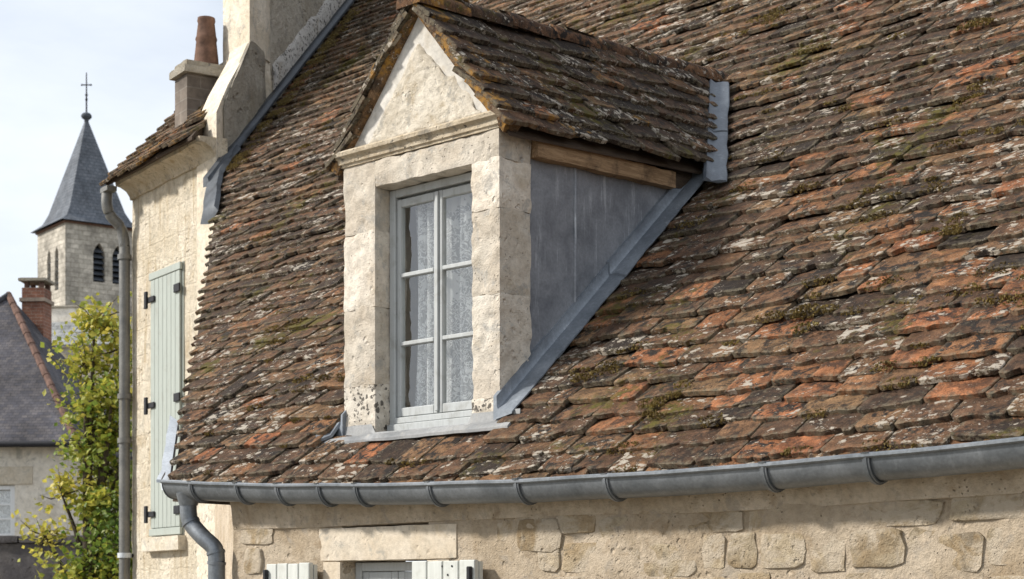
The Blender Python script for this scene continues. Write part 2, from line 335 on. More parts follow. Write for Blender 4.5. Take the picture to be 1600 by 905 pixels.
def build(name, verts, faces, mat, parent=None, smooth=None, kind=None, label=None, uv=None, attrs=None):
    """verts in world space with heights from the eye line"""
    v = np.array(verts, dtype=float); v[:, 2] += ZC
    c = np.array([(v[:, 0].min() + v[:, 0].max()) / 2, (v[:, 1].min() + v[:, 1].max()) / 2, v[:, 2].min()])
    me = bpy.data.meshes.new(name); me.from_pydata((v - c).tolist(), [], faces)
    me.materials.append(M[mat] if isinstance(mat, str) else mat)
    if smooth is not None:
        me.polygons.foreach_set('use_smooth', [True] * len(me.polygons)); me.set_sharp_from_angle(angle=R(smooth))
    if uv is not None:
        l = me.uv_layers.new(name='UVMap'); fl = np.array([uv[vi] for vi in [lp.vertex_index for lp in me.loops]], dtype=float).ravel(); l.data.foreach_set('uv', fl)
    if attrs:
        for k, arr in attrs.items():
            a = me.attributes.new(k, 'FLOAT', 'POINT'); a.data.foreach_set('value', np.asarray(arr, dtype=np.float32))
    return link(name, me, parent, c, kind, label)

def grid_box(lo, hi, res=.04, r=.006, amp=.003, seed=0.0, freq=14, amp2=0.0):
    lo, hi = Vector(lo), Vector(hi); V, F, key = [], [], {}
    n = [max(1, int(math.ceil((hi[i] - lo[i]) / res))) for i in range(3)]
    def vid(i, j, k):
        t = (i, j, k)
        if t in key: return key[t]
        p = Vector((lo.x + (hi.x - lo.x) * i / n[0], lo.y + (hi.y - lo.y) * j / n[1], lo.z + (hi.z - lo.z) * k / n[2]))
        q = Vector([min(max(p[a], lo[a] + r), hi[a] - r) for a in range(3)]); d = p - q
        nn = d.normalized() if d.length > 1e-9 else Vector((0, 0, 0))
        if nn.length: p = q + nn * r
        s = noise.noise(p * freq + Vector((seed, seed * 2, seed * 3))) * amp
        if amp2: s += noise.noise(p * freq * .3 + Vector((seed * 5, seed, seed))) * amp2
        p = p + nn * s
        key[t] = len(V); V.append(p); return key[t]
    for a in range(3):
        b, c = (a + 1) % 3, (a + 2) % 3
        for side in (0, n[a]):
            for i in range(n[b]):
                for j in range(n[c]):
                    ids = []
                    for (di, dj) in ((0, 0), (1, 0), (1, 1), (0, 1)):
                        t = [0, 0, 0]; t[a] = side; t[b] = i + di; t[c] = j + dj; ids.append(vid(*t))
                    F.append(ids if side else ids[::-1])
    return V, F

def block(name, lo, hi, mat, parent, res=.04, r=.006, amp=.003, xf=None, smooth=50, amp2=0.0, **kw):
    V, F = grid_box(lo, hi, res, r, amp, random.uniform(0, 50), amp2=amp2)
    if xf: V = [xf(p) for p in V]
    return build(name, V, F, mat, parent, smooth, **kw)

def bar(name, lo, hi, mat, parent, xf=None, r=.004):
    return block(name, lo, hi, mat, parent, res=9, r=0, amp=0, xf=xf, smooth=None) if r == 0 else bevel_bar(name, lo, hi, mat, parent, xf, r)
def bevel_bar(name, lo, hi, mat, parent, xf, r):
    bm = bmesh.new(); bmesh.ops.create_cube(bm, size=1)
    lo, hi = Vector(lo), Vector(hi)
    for v in bm.verts: v.co = Vector([lo[i] if v.co[i] < 0 else hi[i] for i in range(3)])
    r = min(r, *[(hi[i] - lo[i]) * .45 for i in range(3)])
    bmesh.ops.bevel(bm, geom=bm.edges[:], offset=r, segments=1, profile=.5, affect='EDGES')
    V = [xf(v.co) if xf else v.co.copy() for v in bm.verts]; F = [[v.index for v in f.verts] for f in bm.faces]; bm.free()
    return build(name, V, F, mat, parent)

def pane(name, lo, hi, parent, xf=None):
    y = (lo[1] + hi[1]) / 2; V = [Vector(p) for p in ((lo[0], y, lo[2]), (hi[0], y, lo[2]), (hi[0], y, hi[2]), (lo[0], y, hi[2]))]
    return build(name, [xf(p) for p in V] if xf else V, [[0, 1, 2, 3]], 'glass', parent)

def prism(name, poly, y0, y1, mat, parent, xf=None, **kw):
    """poly of (x, z) pushed from y0 to y1"""
    n = len(poly); V = [Vector((x, y0, z)) for x, z in poly] + [Vector((x, y1, z)) for x, z in poly]
    F = [list(range(n)), list(range(2 * n - 1, n - 1, -1))] + [[i, i + n, (i + 1) % n + n, (i + 1) % n] for i in range(n)]
    if xf: V = [xf(p) for p in V]
    return build(name, V, F, mat, parent, **kw)

def sweep(path, prof_fn, closed=True):
    """rings along a path; prof_fn(i, p, tangent) -> list of points"""
    V, F = [], []; m = None
    for i, p in enumerate(path):
        t = (path[min(i + 1, len(path) - 1)] - path[max(i - 1, 0)]).normalized(); ring = prof_fn(i, p, t); m = len(ring); V += ring
    for i in range(len(path) - 1):
        for j in range(m if closed else m - 1):
            a, b = i * m + j, i * m + (j + 1) % m; F.append([a, b, b + m, a + m])
    if closed: F.append(list(range(m))[::-1]); F.append([(len(path) - 1) * m + j for j in range(m)])
    return V, F
def tube(path, rad, seg=14):
    path = [Vector(p) for p in path]
    def fn(i, p, t):
        r = rad[i] if isinstance(rad, (list, tuple)) else rad
        up = Vector((0, 0, 1)) if abs(t.z) < .9 else Vector((1, 0, 0)); a = t.cross(up).normalized(); b = t.cross(a)
        return [p + (a * math.cos(k * 2 * math.pi / seg) + b * math.sin(k * 2 * math.pi / seg)) * r for k in range(seg)]
    return sweep(path, fn)
def curve(pts, per=6):
    pts = [Vector(p) for p in pts]; out = []
    for i in range(len(pts) - 1):
        p0, p1, p2, p3 = pts[max(i - 1, 0)], pts[i], pts[i + 1], pts[min(i + 2, len(pts) - 1)]
        for k in range(per):
            t = k / per
            out.append(.5 * ((2 * p1) + (p2 - p0) * t + (2 * p0 - 5 * p1 + 4 * p2 - p3) * t * t + (3 * p1 - p0 - 3 * p2 + p3) * t ** 3))
    return out + [pts[-1]]
def merge(parts):
    V, F = [], []
    for v, f in parts:
        o = len(V); V += list(v); F += [[i + o for i in q] for q in f]
    return V, F

# ------------------------------------------------------------------ clay tiles
def tile_variant(seed, L=.29, T=.025, nx=13, ny=9):
    rg = random.Random(seed); V, F = [], []
    cl, crr = (rg.choice((.004, .008, .02, .035)) for _ in range(2)); skew = rg.uniform(-.014, .014)
    chip = rg.random() < .55; cx, cw, cd = rg.uniform(-.12, .12), rg.uniform(.02, .05), rg.uniform(.008, .028)
    camb = rg.uniform(-.002, .007); bow = rg.uniform(-.004, .006); so = rg.uniform(0, 90)
    gx = [-1, -.965] + [(-.965 + 1.93 * (i + 1) / (nx - 3)) for i in range(nx - 4)] + [.965, 1]
    gy = [0, .012] + [.012 + (L - .012) * ((j + 1) / (ny - 2)) ** 1.0 for j in range(ny - 2)]
    def top(a, y):
        x = a * .125
        tail = skew * a + .010 * noise.noise(Vector((x * 26 + so, 0, 0))) + .005 * noise.noise(Vector((x * 75 + so, 4, 0)))
        e = 1 - abs(a); c = cl if a < 0 else crr
        if e * .125 < c: tail += c * .7 * (1 - e * .125 / c) ** 2
        if chip and abs(x - cx) < cw: tail += cd * (1 - (abs(x - cx) / cw) ** 2)
        yy = tail + y * (1 - tail / L) if y < L else L
        x += .0045 * noise.noise(Vector((so, y * 25, a * 3)))
        z = T - camb * a * a + bow * ((y / L - .5) ** 2 * 4 - 1) * .5
        z += .0042 * noise.noise(Vector((x * 28 + so, yy * 28, 1))) + .0030 * noise.noise(Vector((x * 85 + so, yy * 85, 2)))
        if y == 0 or abs(a) == 1: z -= .0035
        return Vector((x, yy, z))
    nxx, nyy = len(gx), len(gy)
    for y in gy:
        for a in gx: V.append(top(a, y))
    for j in range(nyy - 1):
        for i in range(nxx - 1):
            q = j * nxx + i; F.append([q, q + 1, q + nxx + 1, q + nxx])
    rim = [i for i in range(nxx)] + [j * nxx + nxx - 1 for j in range(1, nyy)]
    left = [j * nxx for j in range(nyy - 1, -1, -1)]
    ring = left[:-1] + rim                      # left edge down, tail edge, right edge up
    base = len(V)
    for q in ring:
        p = V[q].copy(); p.z -= T * rg.uniform(.85, 1.05); p.y += .002; V.append(p)
    for k in range(len(ring) - 1):
        F.append([ring[k], base + k, base + k + 1, ring[k + 1]])
    F.append([base + k for k in range(len(ring))][::-1])
    return V, F
NVAR = 36
VARS = [tile_variant(100 + i) for i in range(NVAR)]
VNP = [np.array([list(p) for p in v]) for v, f in VARS]
VEDGE = [np.clip(1 - np.minimum(v[:, 1] / .035, (.125 - np.abs(v[:, 0])) / .02), 0, 1) for v in VNP]
TILE_ME = {}
def tile_mesh(i, mat):
    if (i, mat) not in TILE_ME:
        me = bpy.data.meshes.new('roof_tile'); me.from_pydata([list(p) for p in VARS[i][0]], [], VARS[i][1]); me.materials.append(M[mat])
        a = me.attributes.new('edge', 'FLOAT', 'POINT'); a.data.foreach_set('value', np.asarray(VEDGE[i], dtype=np.float32))
        me.polygons.foreach_set('use_smooth', [True] * len(me.polygons)); me.set_sharp_from_angle(angle=R(38)); TILE_ME[(i, mat)] = me
    return TILE_ME[(i, mat)]

def lay_tiles(pt, ex, ey, en, rows, expo, interval, tone_fn, rg, wmean=.25, tilt=10.8, scale=1.0, lift=.0):
    """pt(u, v): point of the roof plane; returns a list of placed tiles (matrix, variant, rnd, tone)"""
    out = []
    for r in range(rows):
        v0 = r * expo
        for (a, b) in interval(v0):
            u = a + (rg.uniform(-.10, 0) if b - a > .6 else 0)
            u = max(u, a)
            while u < b - .03:
                w = min(max(rg.gauss(wmean, .052 * scale), .13 * scale), .37 * scale)
                if b - u - w < .09 * scale: w = b - u
                if w > .42 * scale: w = w / 2
                uc = u + w / 2; v = v0 + rg.gauss(0, .009 * scale) + .014 * scale * noise.noise(Vector((uc * .9, v0 * .7, 3)))
                if rg.random() < .035: v -= rg.uniform(.01, .035) * scale
                p = pt(uc, v) + en * (lift + .026 * scale + .022 * scale * noise.noise(Vector((uc * .8, v * .8, 9))) + rg.uniform(0, .009) * scale)
                rot = Matrix((ex, ey, en)).transposed()
                odd = rg.random() < .05; rx = -R(tilt + rg.gauss(0, 1.9)); ry = R(rg.gauss(0, 1.8)); rz = R(rg.gauss(0, 5 if odd else 1.9))
                m = Matrix.Translation((p.x, p.y, p.z + ZC)) @ (rot @ Matrix.Rotation(rz, 3, 'Z') @ Matrix.Rotation(ry, 3, 'Y') @ Matrix.Rotation(rx, 3, 'X')).to_4x4() @ Matrix.Diagonal((max(w - .004, .05) / .25, scale, scale, 1))
                # tail sits proud: shift so the raised end is at v
                out.append((m, rg.randrange(NVAR), rg.random(), tone_fn(uc, v, rg), p, w))
                u += w
    return out

def place_tiles(tiles, parent, mat, name='roof_tile'):
    for (m, vi, rnd, tone, p, w) in tiles:
        o = bpy.data.objects.new(name, tile_mesh(vi, mat)); COL.objects.link(o); o.parent = parent
        o.matrix_basis = Matrix.Translation(-WORLD[parent.name]) @ m
        o['rnd'] = rnd; o['tone'] = tone
def join_tiles(tiles, parent, mat, name):
    V, F, A, B, EE, n = [], [], [], [], [], 0
    for (m, vi, rnd, tone, p, w) in tiles:
        mm = np.array(m); v = VNP[vi] @ mm[:3, :3].T + mm[:3, 3]; V.append(v); F += [[q + n for q in f] for f in VARS[vi][1]]
        A += [rnd] * len(v); B += [tone] * len(v); EE += list(VEDGE[vi]); n += len(v)
    V = np.concatenate(V); V[:, 2] -= ZC
    o = build(name, V, F, mat, parent, 38, kind='stuff', attrs={'rnd': A, 'tone': B, 'edge': EE}); o['rnd'] = 0.0; return o

# ------------------------------------------------------------------ main roof geometry
SL = .92; CS = math.cos(math.atan(SL)); SN = math.sin(math.atan(SL)); E0 = 6.0
def sag(x, v): return .0105 * (max(x, -9.2) + 5) ** 2 * max(0, 1 - v / 2.6)
def roof_z(y): return .958 + SL * (y - 6.41)
def roof_pt(u, v):
    y = E0 + v * CS
    return Vector((u, y, roof_z(y) + sag(u, v) - .068))
GA, GB = Vector((-13.2, 9.6, 0)), Vector((-14.9, 13.0, 0))    # foot of the neighbour's gable wall on the roof
def verge(v):
    y = E0 + v * CS
    if y < 9.5: return -8.75 - .913 * v
    return GA.x + (GB.x - GA.x) * (y - GA.y) / (GB.y - GA.y) + .02
REX, REY, REN = Vector((1, 0, 0)), Vector((0, CS, SN)), Vector((0, -SN, CS))
EXPO = .138

# dormer measures
DX0, DX1, DY = -7.583, -6.345, 6.385
DC = -6.965; DH = .695
DE, DR = 2.405, 3.205                     # eave and ridge heights at the front
def d_eave(y): return DE + .045 * (y - 6.3)
def d_ridge(y): return DR + .05 * (y - 6.3)

# ================================================================== GROUND
g = build('ground', [(-900, -300, -ZC), (600, -300, -ZC), (600, 900, -ZC), (-900, 900, -ZC)], [[0, 1, 2, 3]], 'ground', kind='structure')

# ================================================================== STONE HOUSE
house = thing('stone_house', (-4, 9, -ZC), 'old limestone house under a large lichen-covered clay tile roof with a zinc gutter', 'house')
WX0, WY = -8.14, 6.035
OPX0, OPX1, OPZ = -7.18, -6.51, .177       # lower window opening
def wall_piece(x0, x1, z0, z1):
    return grid_box((x0, WY, z0), (x1, WY + .45, z1), .06, .004, .006, 3.0, amp2=.02)
wv, wf = merge([wall_piece(WX0, OPX0, -ZC, .56), wall_piece(OPX0, OPX1, OPZ + .19, .56), wall_piece(OPX1, 1.0, -ZC, .56), wall_piece(OPX0, OPX1, -ZC, -1.15)])
wall = build('wall', wv, wf, 'wall', house, 50)
# hidden side walls and back close the volume
build('side_wall', [(WX0, WY + .42, -ZC), (-13.1, 9.5, -ZC), (-13.1, 9.5, 3.4), (WX0, WY + .42, .55)], [[0, 1, 2, 3]], 'wall', house)
build('end_wall', [(.98, WY + .4, -ZC), (.98, 20, -ZC), (.98, 13.0, 6.6), (.98, WY + .4, .55)], [[0, 1, 2, 3]], 'wall', house)
# cove of rough plaster under the gutter
path = [Vector((x * .12 + WX0, WY, 0)) for x in range(int((1.0 - WX0) / .12) + 1)]
def cove(i, p, t):
    zz = sag(p.x, 0) * .8; j = noise.noise(p * 3) * .012; k = noise.noise(p * 1.4 + Vector((7, 0, 0))) * .02
    return [Vector((p.x, WY + .05, .36 + k)), Vector((p.x, WY - .008 + j, .37 + k)), Vector((p.x, WY - .02 + j * .7, .41 + zz + k * .5)), Vector((p.x, WY - .03 + j * .5, .45 + zz)), Vector((p.x, WY - .04 + j * .5, .475 + zz)), Vector((p.x, WY - .04, .53 + zz)), Vector((p.x, WY + .05, .56 + zz))]
cv, cf = sweep(path, cove); build('cornice_cove', cv, cf, 'wall', house, 60)

def rubble(cx, cz, w, h, seed, proud, mat='stone', nm='stone'):
    rg = random.Random(seed); n = 14; ring = []
    for k in range(n):
        a = 2 * math.pi * k / n; ca, sa = math.cos(a), math.sin(a); pw = .36
        x = math.copysign(abs(ca) ** pw, ca) * w / 2 * (1 + rg.uniform(-.16, .06)); z = math.copysign(abs(sa) ** pw, sa) * h / 2 * (1 + rg.uniform(-.18, .06)); ring.append((x, z))
    V, F = [], []
    for (sc, y) in ((1.02, .03), (1.0, -proud * .8), (.955, -proud), (.6, -proud), (.25, -proud)):
        for (x, z) in ring:
            d = noise.noise(Vector((x * 18 + seed, z * 18, 0))) * .007 + noise.noise(Vector((x * 50 + seed, z * 50, 3))) * .004
            V.append((cx + x * sc, WY + y + (d if sc < 1 else 0), cz + z * sc))
    V.append((cx, WY - proud, cz)); m = len(V) - 1
    for r_ in range(4):
        for k in range(n): a, b = r_ * n + k, r_ * n + (k + 1) % n; F.append([a, b, b + n, a + n])
    for k in range(n): F.append([4 * n + k, 4 * n + (k + 1) % n, m])
    build(nm, V, F, mat, wall, 60)
rg = random.Random(21); z = -.42; seed = 1
while z < .30:
    h = rg.uniform(.10, .17); x = WX0 + .06
    while x < -2.3:
        w = rg.uniform(.12, .36); cx, cz = x + w / 2, z + h / 2
        clear = (cx + w / 2 < -7.75 or cx - w / 2 > -6.02 or cz - h / 2 > .40) and not (-7.42 < cx + w / 2 and cx - w / 2 < -6.22 and cz + h / 2 > .14)
        if cz + h / 2 > .40: clear = False
        if clear and rg.random() < .97: rubble(cx, cz + rg.uniform(-.02, .02), w - .012, h - .008, seed, rg.choice((-.007, -.004, -.001, .001, .003, .005)))
        x += w; seed += 1
    z += h
for (cx, cz, w, h, pr) in ((-5.73, .285, .29, .16, .012), (-7.95, .19, .16, .15, .012)): seed += 1; rubble(cx, cz, w, h, seed, pr)
block('lintel', (-7.37, WY - .010, .182), (-6.29, WY + .3, .36), 'lintel', house, .05, .01, .004, amp2=.004)
block('jamb_stone', (-7.33, WY - .012, -1.1), (-7.185, WY + .3, .18), 'lintel', house, .06, .008, .004)
block('jamb_stone', (-6.505, WY - .012, -1.1), (-6.34, WY + .3, .18), 'lintel', house, .06, .008, .004)
block('window_sill', (-7.28, WY - .05, -1.24), (-6.4, WY + .3, -1.15), 'lintel', house, .06, .008, .004)
# lower window
lw = build('window', [(OPX0, WY + .2, -1.15), (OPX1, WY + .2, -1.15), (OPX1, WY + .2, OPZ), (OPX0, WY + .2, OPZ), (OPX0, WY + .24, -1.15), (OPX1, WY + .24, -1.15), (OPX1, WY + .24, OPZ), (OPX0, WY + .24, OPZ)],
           [[0, 3, 7, 4], [1, 5, 6, 2], [3, 2, 6, 7], [0, 4, 5, 1]], 'frame', house)
for (x0, x1) in ((OPX0, OPX0 + .05), (OPX1 - .05, OPX1)): bar('frame', (x0, WY + .09, -1.14), (x1, WY + .15, OPZ - .002), 'frame', lw)
bar('frame', (OPX0 + .05, WY + .09, OPZ - .05), (OPX1 - .05, WY + .15, OPZ - .003), 'frame', lw)
xm = (OPX0 + OPX1) / 2
for (x0, x1) in ((OPX0 + .052, xm - .002), (xm + .002, OPX1 - .052)):
    bar('casement_stile', (x0, WY + .10, -1.13), (x0 + .05, WY + .14, OPZ - .052), 'frame', lw); bar('casement_stile', (x1 - .05, WY + .10, -1.13), (x1, WY + .14, OPZ - .052), 'frame', lw)
    bar('casement_rail', (x0 + .05, WY + .10, OPZ - .10), (x1 - .05, WY + .14, OPZ - .053), 'frame', lw)
    pane('pane', (x0 + .05, WY + .118, -1.12), (x1 - .05, WY + .122, OPZ - .10), lw)
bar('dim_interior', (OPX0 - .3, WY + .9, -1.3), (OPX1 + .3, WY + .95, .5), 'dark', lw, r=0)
# open shutters, board by board
def shutter(x0, x1, n, hx):
    s = block('shutter', (x0, WY - .062, -1.12), (x1, WY - .040, .165), 'greyshutter', house, 9, 0, 0, smooth=None)
    for k in range(n):
        a = x0 + (x1 - x0) * k / n + .003; b = x0 + (x1 - x0) * (k + 1) / n - .003
        bar('board', (a, WY - .095, -1.125 + random.uniform(0, .004)), (b, WY - .063, .172 + random.uniform(-.004, .004)), 'greyshutter', s)
    bar('hinge', (hx - .012, WY - .12, .02), (hx + .012, WY - .096, .14), 'iron', s); bar('hinge', (hx - .012, WY - .12, -1.0), (hx + .012, WY - .096, -.9), 'iron', s)
    return s
shutter(-7.72, -7.34, 4, -7.705)
s2 = shutter(-6.53, -6.07, 4, -6.095)
for (x, z) in ((-6.30, .143), (-6.23, .143), (-6.26, .10)): bar('bolt', (x - .005, WY - .099, z - .005), (x + .005, WY - .096, z + .005), 'iron', s2)

# ---- roof deck, its tiles, moss
vtop = (13.0 - E0) / CS
deck = []
us = [verge(0) + .05 + i * .25 for i in range(200)]
VD0, VD1 = (6.30 - E0) / CS, (8.0 - E0) / CS
def deck_part(u0, u1, v0, v1, NU, NV):
    V, F = [], []
    for dz in (-.05, -.12):
        for j in range(NV + 1):
            v = v0 + (v1 - v0) * j / NV; a, b = u0(v), u1(v)
            for i in range(NU + 1): p = roof_pt(a + (b - a) * i / NU, v); p.z += dz; V.append(p)
    m = (NU + 1) * (NV + 1)
    for j in range(NV):
        for i in range(NU): q = j * (NU + 1) + i; F += [[q, q + 1, q + NU + 2, q + NU + 1], [q + m, q + NU + 1 + m, q + NU + 2 + m, q + 1 + m]]
    for i in range(NU): k = NV * (NU + 1) + i; F += [[i, i + m, i + 1 + m, i + 1], [k, k + 1, k + 1 + m, k + m]]
    for j in range(NV): k = j * (NU + 1); F.append([k, k + NU + 1, k + NU + 1 + m, k + m]); k += NU; F.append([k, k + m, k + NU + 1 + m, k + NU + 1])
    return V, F
vg = lambda v: verge(v) + .05
V, F = merge([deck_part(vg, lambda v: 1.0, .03, VD0, 40, 2), deck_part(vg, lambda v: DX0 + .03, VD0, VD1, 12, 8), deck_part(lambda v: DX1 - .03, lambda v: 1.0, VD0, VD1, 20, 8), deck_part(vg, lambda v: 1.0, VD1, vtop, 40, 16)])
roof = build('roof', V, F, 'darkwood', house)
build('back_slope', [(-14.9, 13.0, roof_z(13.0)), (1, 13.0, roof_z(13.0)), (1, 20, .6), (-14.9, 20, .6)], [[0, 1, 2, 3]], 'redtile', house)

def vval(x, y):                       # dormer outline on the main roof: rear edge at this x
    # dormer slope height at (x, y) against the roof: solve where they meet
    t = min(1, abs(x - DC) / DH); h0 = DR + (DE - DR) * t; k = .05 + (-.005) * t
    return (h0 - 6.3 * k - .958 + SL * 6.41) / (SL - k)
def roof_interval(v):
    a = verge(v); b = min(-1.4, -2.1 - .36 * v + .2); y = E0 + v * CS
    if v > 7.0: b = min(b, -6.5)
    mid = y + .06
    if y < 6.19: return [(a, b)]
    # below the dormer's eave end the body is box-shaped, above it narrows along the valleys
    yv = vval(DC + DH, 0)
    if y < 6.33: l, r_ = DX0 - .05, DX1 + .05
    elif mid < yv + .05: l, r_ = DX0 - .05, DX1 + .085
    else:
        yr = vval(DC, 0)
        if mid > yr + .10: return [(a, b)]
        t = (mid - yv) / (yr - yv); l, r_ = DC - DH * (1 - t) - .05, DC + DH * (1 - t) + .10
    return [(a, l), (r_, b)]
def tone_main(u, v, rg):
    warm = max(0, min(1, (u + 7.2) / 2.6)) * max(0, min(1, 1.25 - v / 3.2))
    warm = max(warm, .35 * max(0, 1 - v / 1.2))
    k = noise.noise(Vector((u * .55, v * .8, 5)))
    x = rg.random()
    base = rg.gauss(.33, .15) + .10 * k + .06 * warm
    if x < .04 + .26 * warm + .05 * max(0, k): base = rg.uniform(.72, .98)
    elif x < .14 + .16 * warm: base = rg.uniform(.5, .72)
    return max(0, min(1, base))
rg = random.Random(5)
tiles = lay_tiles(lambda u, v: roof_pt(u, v + .04), REX, REY, REN, int(9.1 / EXPO), EXPO, roof_interval, tone_main, rg)
# under-eave course, half hidden in the gutter
under = lay_tiles(lambda u, v: roof_pt(u, v) + Vector((0, -.005, -.028)), REX, REY, REN, 1, EXPO, lambda v: [(verge(0) + .03, -1.3)], lambda u, v, r_: r_.uniform(.3, .75), random.Random(8), wmean=.2, tilt=6)
sa, ca = math.sin(R(44.4)), math.cos(R(44.4))
def screen(t):
    p, w = t[4], t[5]; D = -sa * p.x + ca * p.y; x = 800 + 2729 * (ca * p.x + sa * p.y) / D; y = 930 - 2729 * p.z / D
    vis = -20 < x < 1610 and -10 < y < 905
    if vis and p.y > DY and 535 < x < 1100 and y > 160 - (0 if x < 790 else 0):     # behind the dormer body
        if p.x < DX0: vis = not (540 < x < 1100 and y > 20 + abs(x - 640) * 1.5 and x < 830)
    if vis and 640 < x < 1110 and p.x < DX0 - .1: vis = y < (x - 640) * .277
    return (w / D / D) * (SN - .2 * CS) if vis else 0
order = sorted(range(len(tiles)), key=lambda i: -screen(tiles[i])); best = set(order[:300])
place_tiles([tiles[i] for i in order[:300]], roof, 'tile')
join_tiles([tiles[i] for i in range(len(tiles)) if i not in best], roof, 'tile', 'far_roof_tiles')
join_tiles(under, roof, 'tile', 'eave_undertiles')

def moss_clumps(spots, seed):
    rg = random.Random(seed); V, F, A = [], [], []
    for (p, n, ex, ey, rad, hgt) in spots:
        k = int(40 + 3000 * rad); ln = rg.uniform(0, .35); so = rg.uniform(0, 90)
        for _ in range(k):
            a = rg.uniform(0, 6.283); r_ = rad * math.sqrt(rg.random()); q = 1 - (r_ / rad) ** 2
            dx, dy = r_ * math.cos(a) * 2.0, r_ * math.sin(a) * .9
            if noise.noise(Vector((dx * 45 + so, dy * 45, so))) < -.05: continue
            c = p + ex * dx + ey * dy + n * (hgt * q * rg.uniform(.1, 1))
            s = rg.uniform(.003, .007); d = Vector((rg.uniform(-1, 1), rg.uniform(-1, 1), rg.uniform(.2, 1.2))).normalized(); e = d.orthogonal().normalized(); f = d.cross(e); o = len(V)
            V += [c + e * s - n * .003, c - e * s * .5 + f * s, c - e * s * .5 - f * s, c + d * s * 1.5]
            F += [[o, o + 1, o + 3], [o + 1, o + 2, o + 3], [o + 2, o, o + 3]]
            A += [min(1, max(0, ln + rg.uniform(0, .75)))] * 4
    return V, F, A
spots = []; rg = random.Random(31)
for i in range(900):
    t = tiles[rg.randrange(len(tiles))]; p = t[4]
    if noise.noise(Vector((p.x * .9, p.y * 1.3, 2))) + rg.uniform(-.45, .25) < 0: continue
    if p.x < verge((p.y - E0) / CS) + .35: continue
    q = p + REX * rg.uniform(-.13, .13) + REY * rg.uniform(-.02, .03) + REN * .016
    spots.append((q, REN, REX, REY, rg.uniform(.015, .06), rg.uniform(.004, .011)))
for i in range(160):                     # moss in the eave course
    x = rg.uniform(-8.7, -2.5); spots.append((roof_pt(x, -.005) + Vector((0, -.01, -.012)), REN, REX, REY, rg.uniform(.01, .026), .014))
for k in range(60):
    v_ = rg.uniform(4.9, 8.4); q = roof_pt(verge(v_) + .22 + abs(rg.gauss(0, .07)), v_) + REN * .07; spots.append((q, REN, REX, REY, rg.uniform(.03, .07), .02))
for (X_, v_) in ((-4.75, 1.15), (-5.78, .80), (-4.2, 1.7), (-4.45, 2.6), (-4.6, 3.0), (-5.2, .5), (-8.0, 1.0), (-6.9, 4.9), (-5.0, 3.9), (-3.6, 1.0)):
    for k in range(5):
        q = roof_pt(X_ + rg.gauss(0, .09), v_ + rg.gauss(0, .05)) + REN * (.062 + rg.uniform(-.006, .008)); spots.append((q, REN, REX, REY, rg.uniform(.02, .055), rg.uniform(.008, .018)))
mv, mf, ma = moss_clumps(spots, 3); build('moss', mv, mf, 'moss', roof, kind='stuff', attrs={'rnd': ma})

# ---- zinc gutter with brackets, outlet and downpipe
GY = 5.905
def rim(x): return .522 + .0105 * (max(x, -9.2) + 5) ** 2
gp = [Vector((-8.54 + i * .1, GY, 0)) for i in range(96)]
RG = .082
def gprof(i, p, t):
    z0 = rim(p.x) + .004 * noise.noise(Vector((p.x * 2.2, 0, 0))); ring = []; dy = .004 * noise.noise(Vector((p.x * 1.7, 5, 0)))
    for k in range(13): a = math.pi * k / 12; ring.append(Vector((p.x, GY + dy - math.cos(a) * RG, z0 - math.sin(a) * RG * 1.12)))
    ring[12].z += .02
    ring.append(Vector((p.x, GY + dy + RG - .004, z0 + .02)))
    for k in range(11, 0, -1): a = math.pi * k / 12; ring.append(Vector((p.x, GY + dy - math.cos(a) * (RG - .004), z0 - math.sin(a) * (RG * 1.12 - .004))))
    b = Vector((p.x, GY + dy - RG - .006, z0 + .004))         # rolled front bead
    for k in range(8): a = 2 * math.pi * k / 8 + .4; ring.append(b + Vector((0, math.cos(a) * .012, math.sin(a) * .012)))
    return ring
gv, gf = sweep(gp, gprof); gutter = build('gutter', gv, gf, 'zinc', house, 35)
for x in (-8.26, -7.83, -7.47, -7.12, -6.82, -6.27, -5.67, -5.12, -4.26, -3.77, -2.9, -2.2):
    parts = []
    for k, (w_, rr) in enumerate(((.016, .006), (.006, .010))):
        ring_path = [Vector((x + (0 if k else 0), GY - math.cos(math.pi * j / 14) * (RG + rr), rim(x) - math.sin(math.pi * j / 14) * (RG * 1.12 + rr))) for j in range(15)]
        ring_path = [Vector((x, GY - RG + .02, rim(x) + .018)), Vector((x, GY - RG - .018, rim(x) + .014))] + ring_path
        def bprof(i, p, t, w_=w_):
            nrm = Vector((0, -t.z, t.y)); return [p + Vector((-w_, 0, 0)) - nrm * .004, p + Vector((w_, 0, 0)) - nrm * .004, p + Vector((w_, 0, 0)) + nrm * .004, p + Vector((-w_, 0, 0)) + nrm * .004]
        parts.append(sweep(ring_path, bprof))
    bv, bf = merge(parts); build('gutter_bracket', bv, bf, 'zinc', gutter, 35)
# stop end and the short return along the verge
x0 = -8.542; z0 = rim(x0)
V = [(x0, GY - math.cos(math.pi * k / 12) * (RG + .003), z0 - math.sin(math.pi * k / 12) * (RG * 1.12 + .003)) for k in range(13)]
V2 = [(x - .006, y, z) for x, y, z in V]
build('gutter_end_cap', V + V2, [list(range(13)), list(range(25, 12, -1))] + [[k, k + 13, k + 14, k + 1] for k in range(12)], 'zinc', gutter)
rv = []
pth = [Vector((-8.55, GY - RG - .006, z0 + .004)), Vector((-8.63, GY - .02, z0 + .035)), Vector((-8.72, GY + .06, z0 + .07))]
def rp(i, p, t): s_ = Vector((t.y, -t.x, 0)).normalized(); return [p + s_ * .0 + Vector((0, 0, .012)), p - s_ * .025 + Vector((0, 0, .014)), p - s_ * .025 + Vector((0, 0, -.004)), p + Vector((0, 0, -.006))]
vv, ff = sweep(pth, rp); build('gutter_return', vv, ff, 'zincpale', gutter)
ve = []
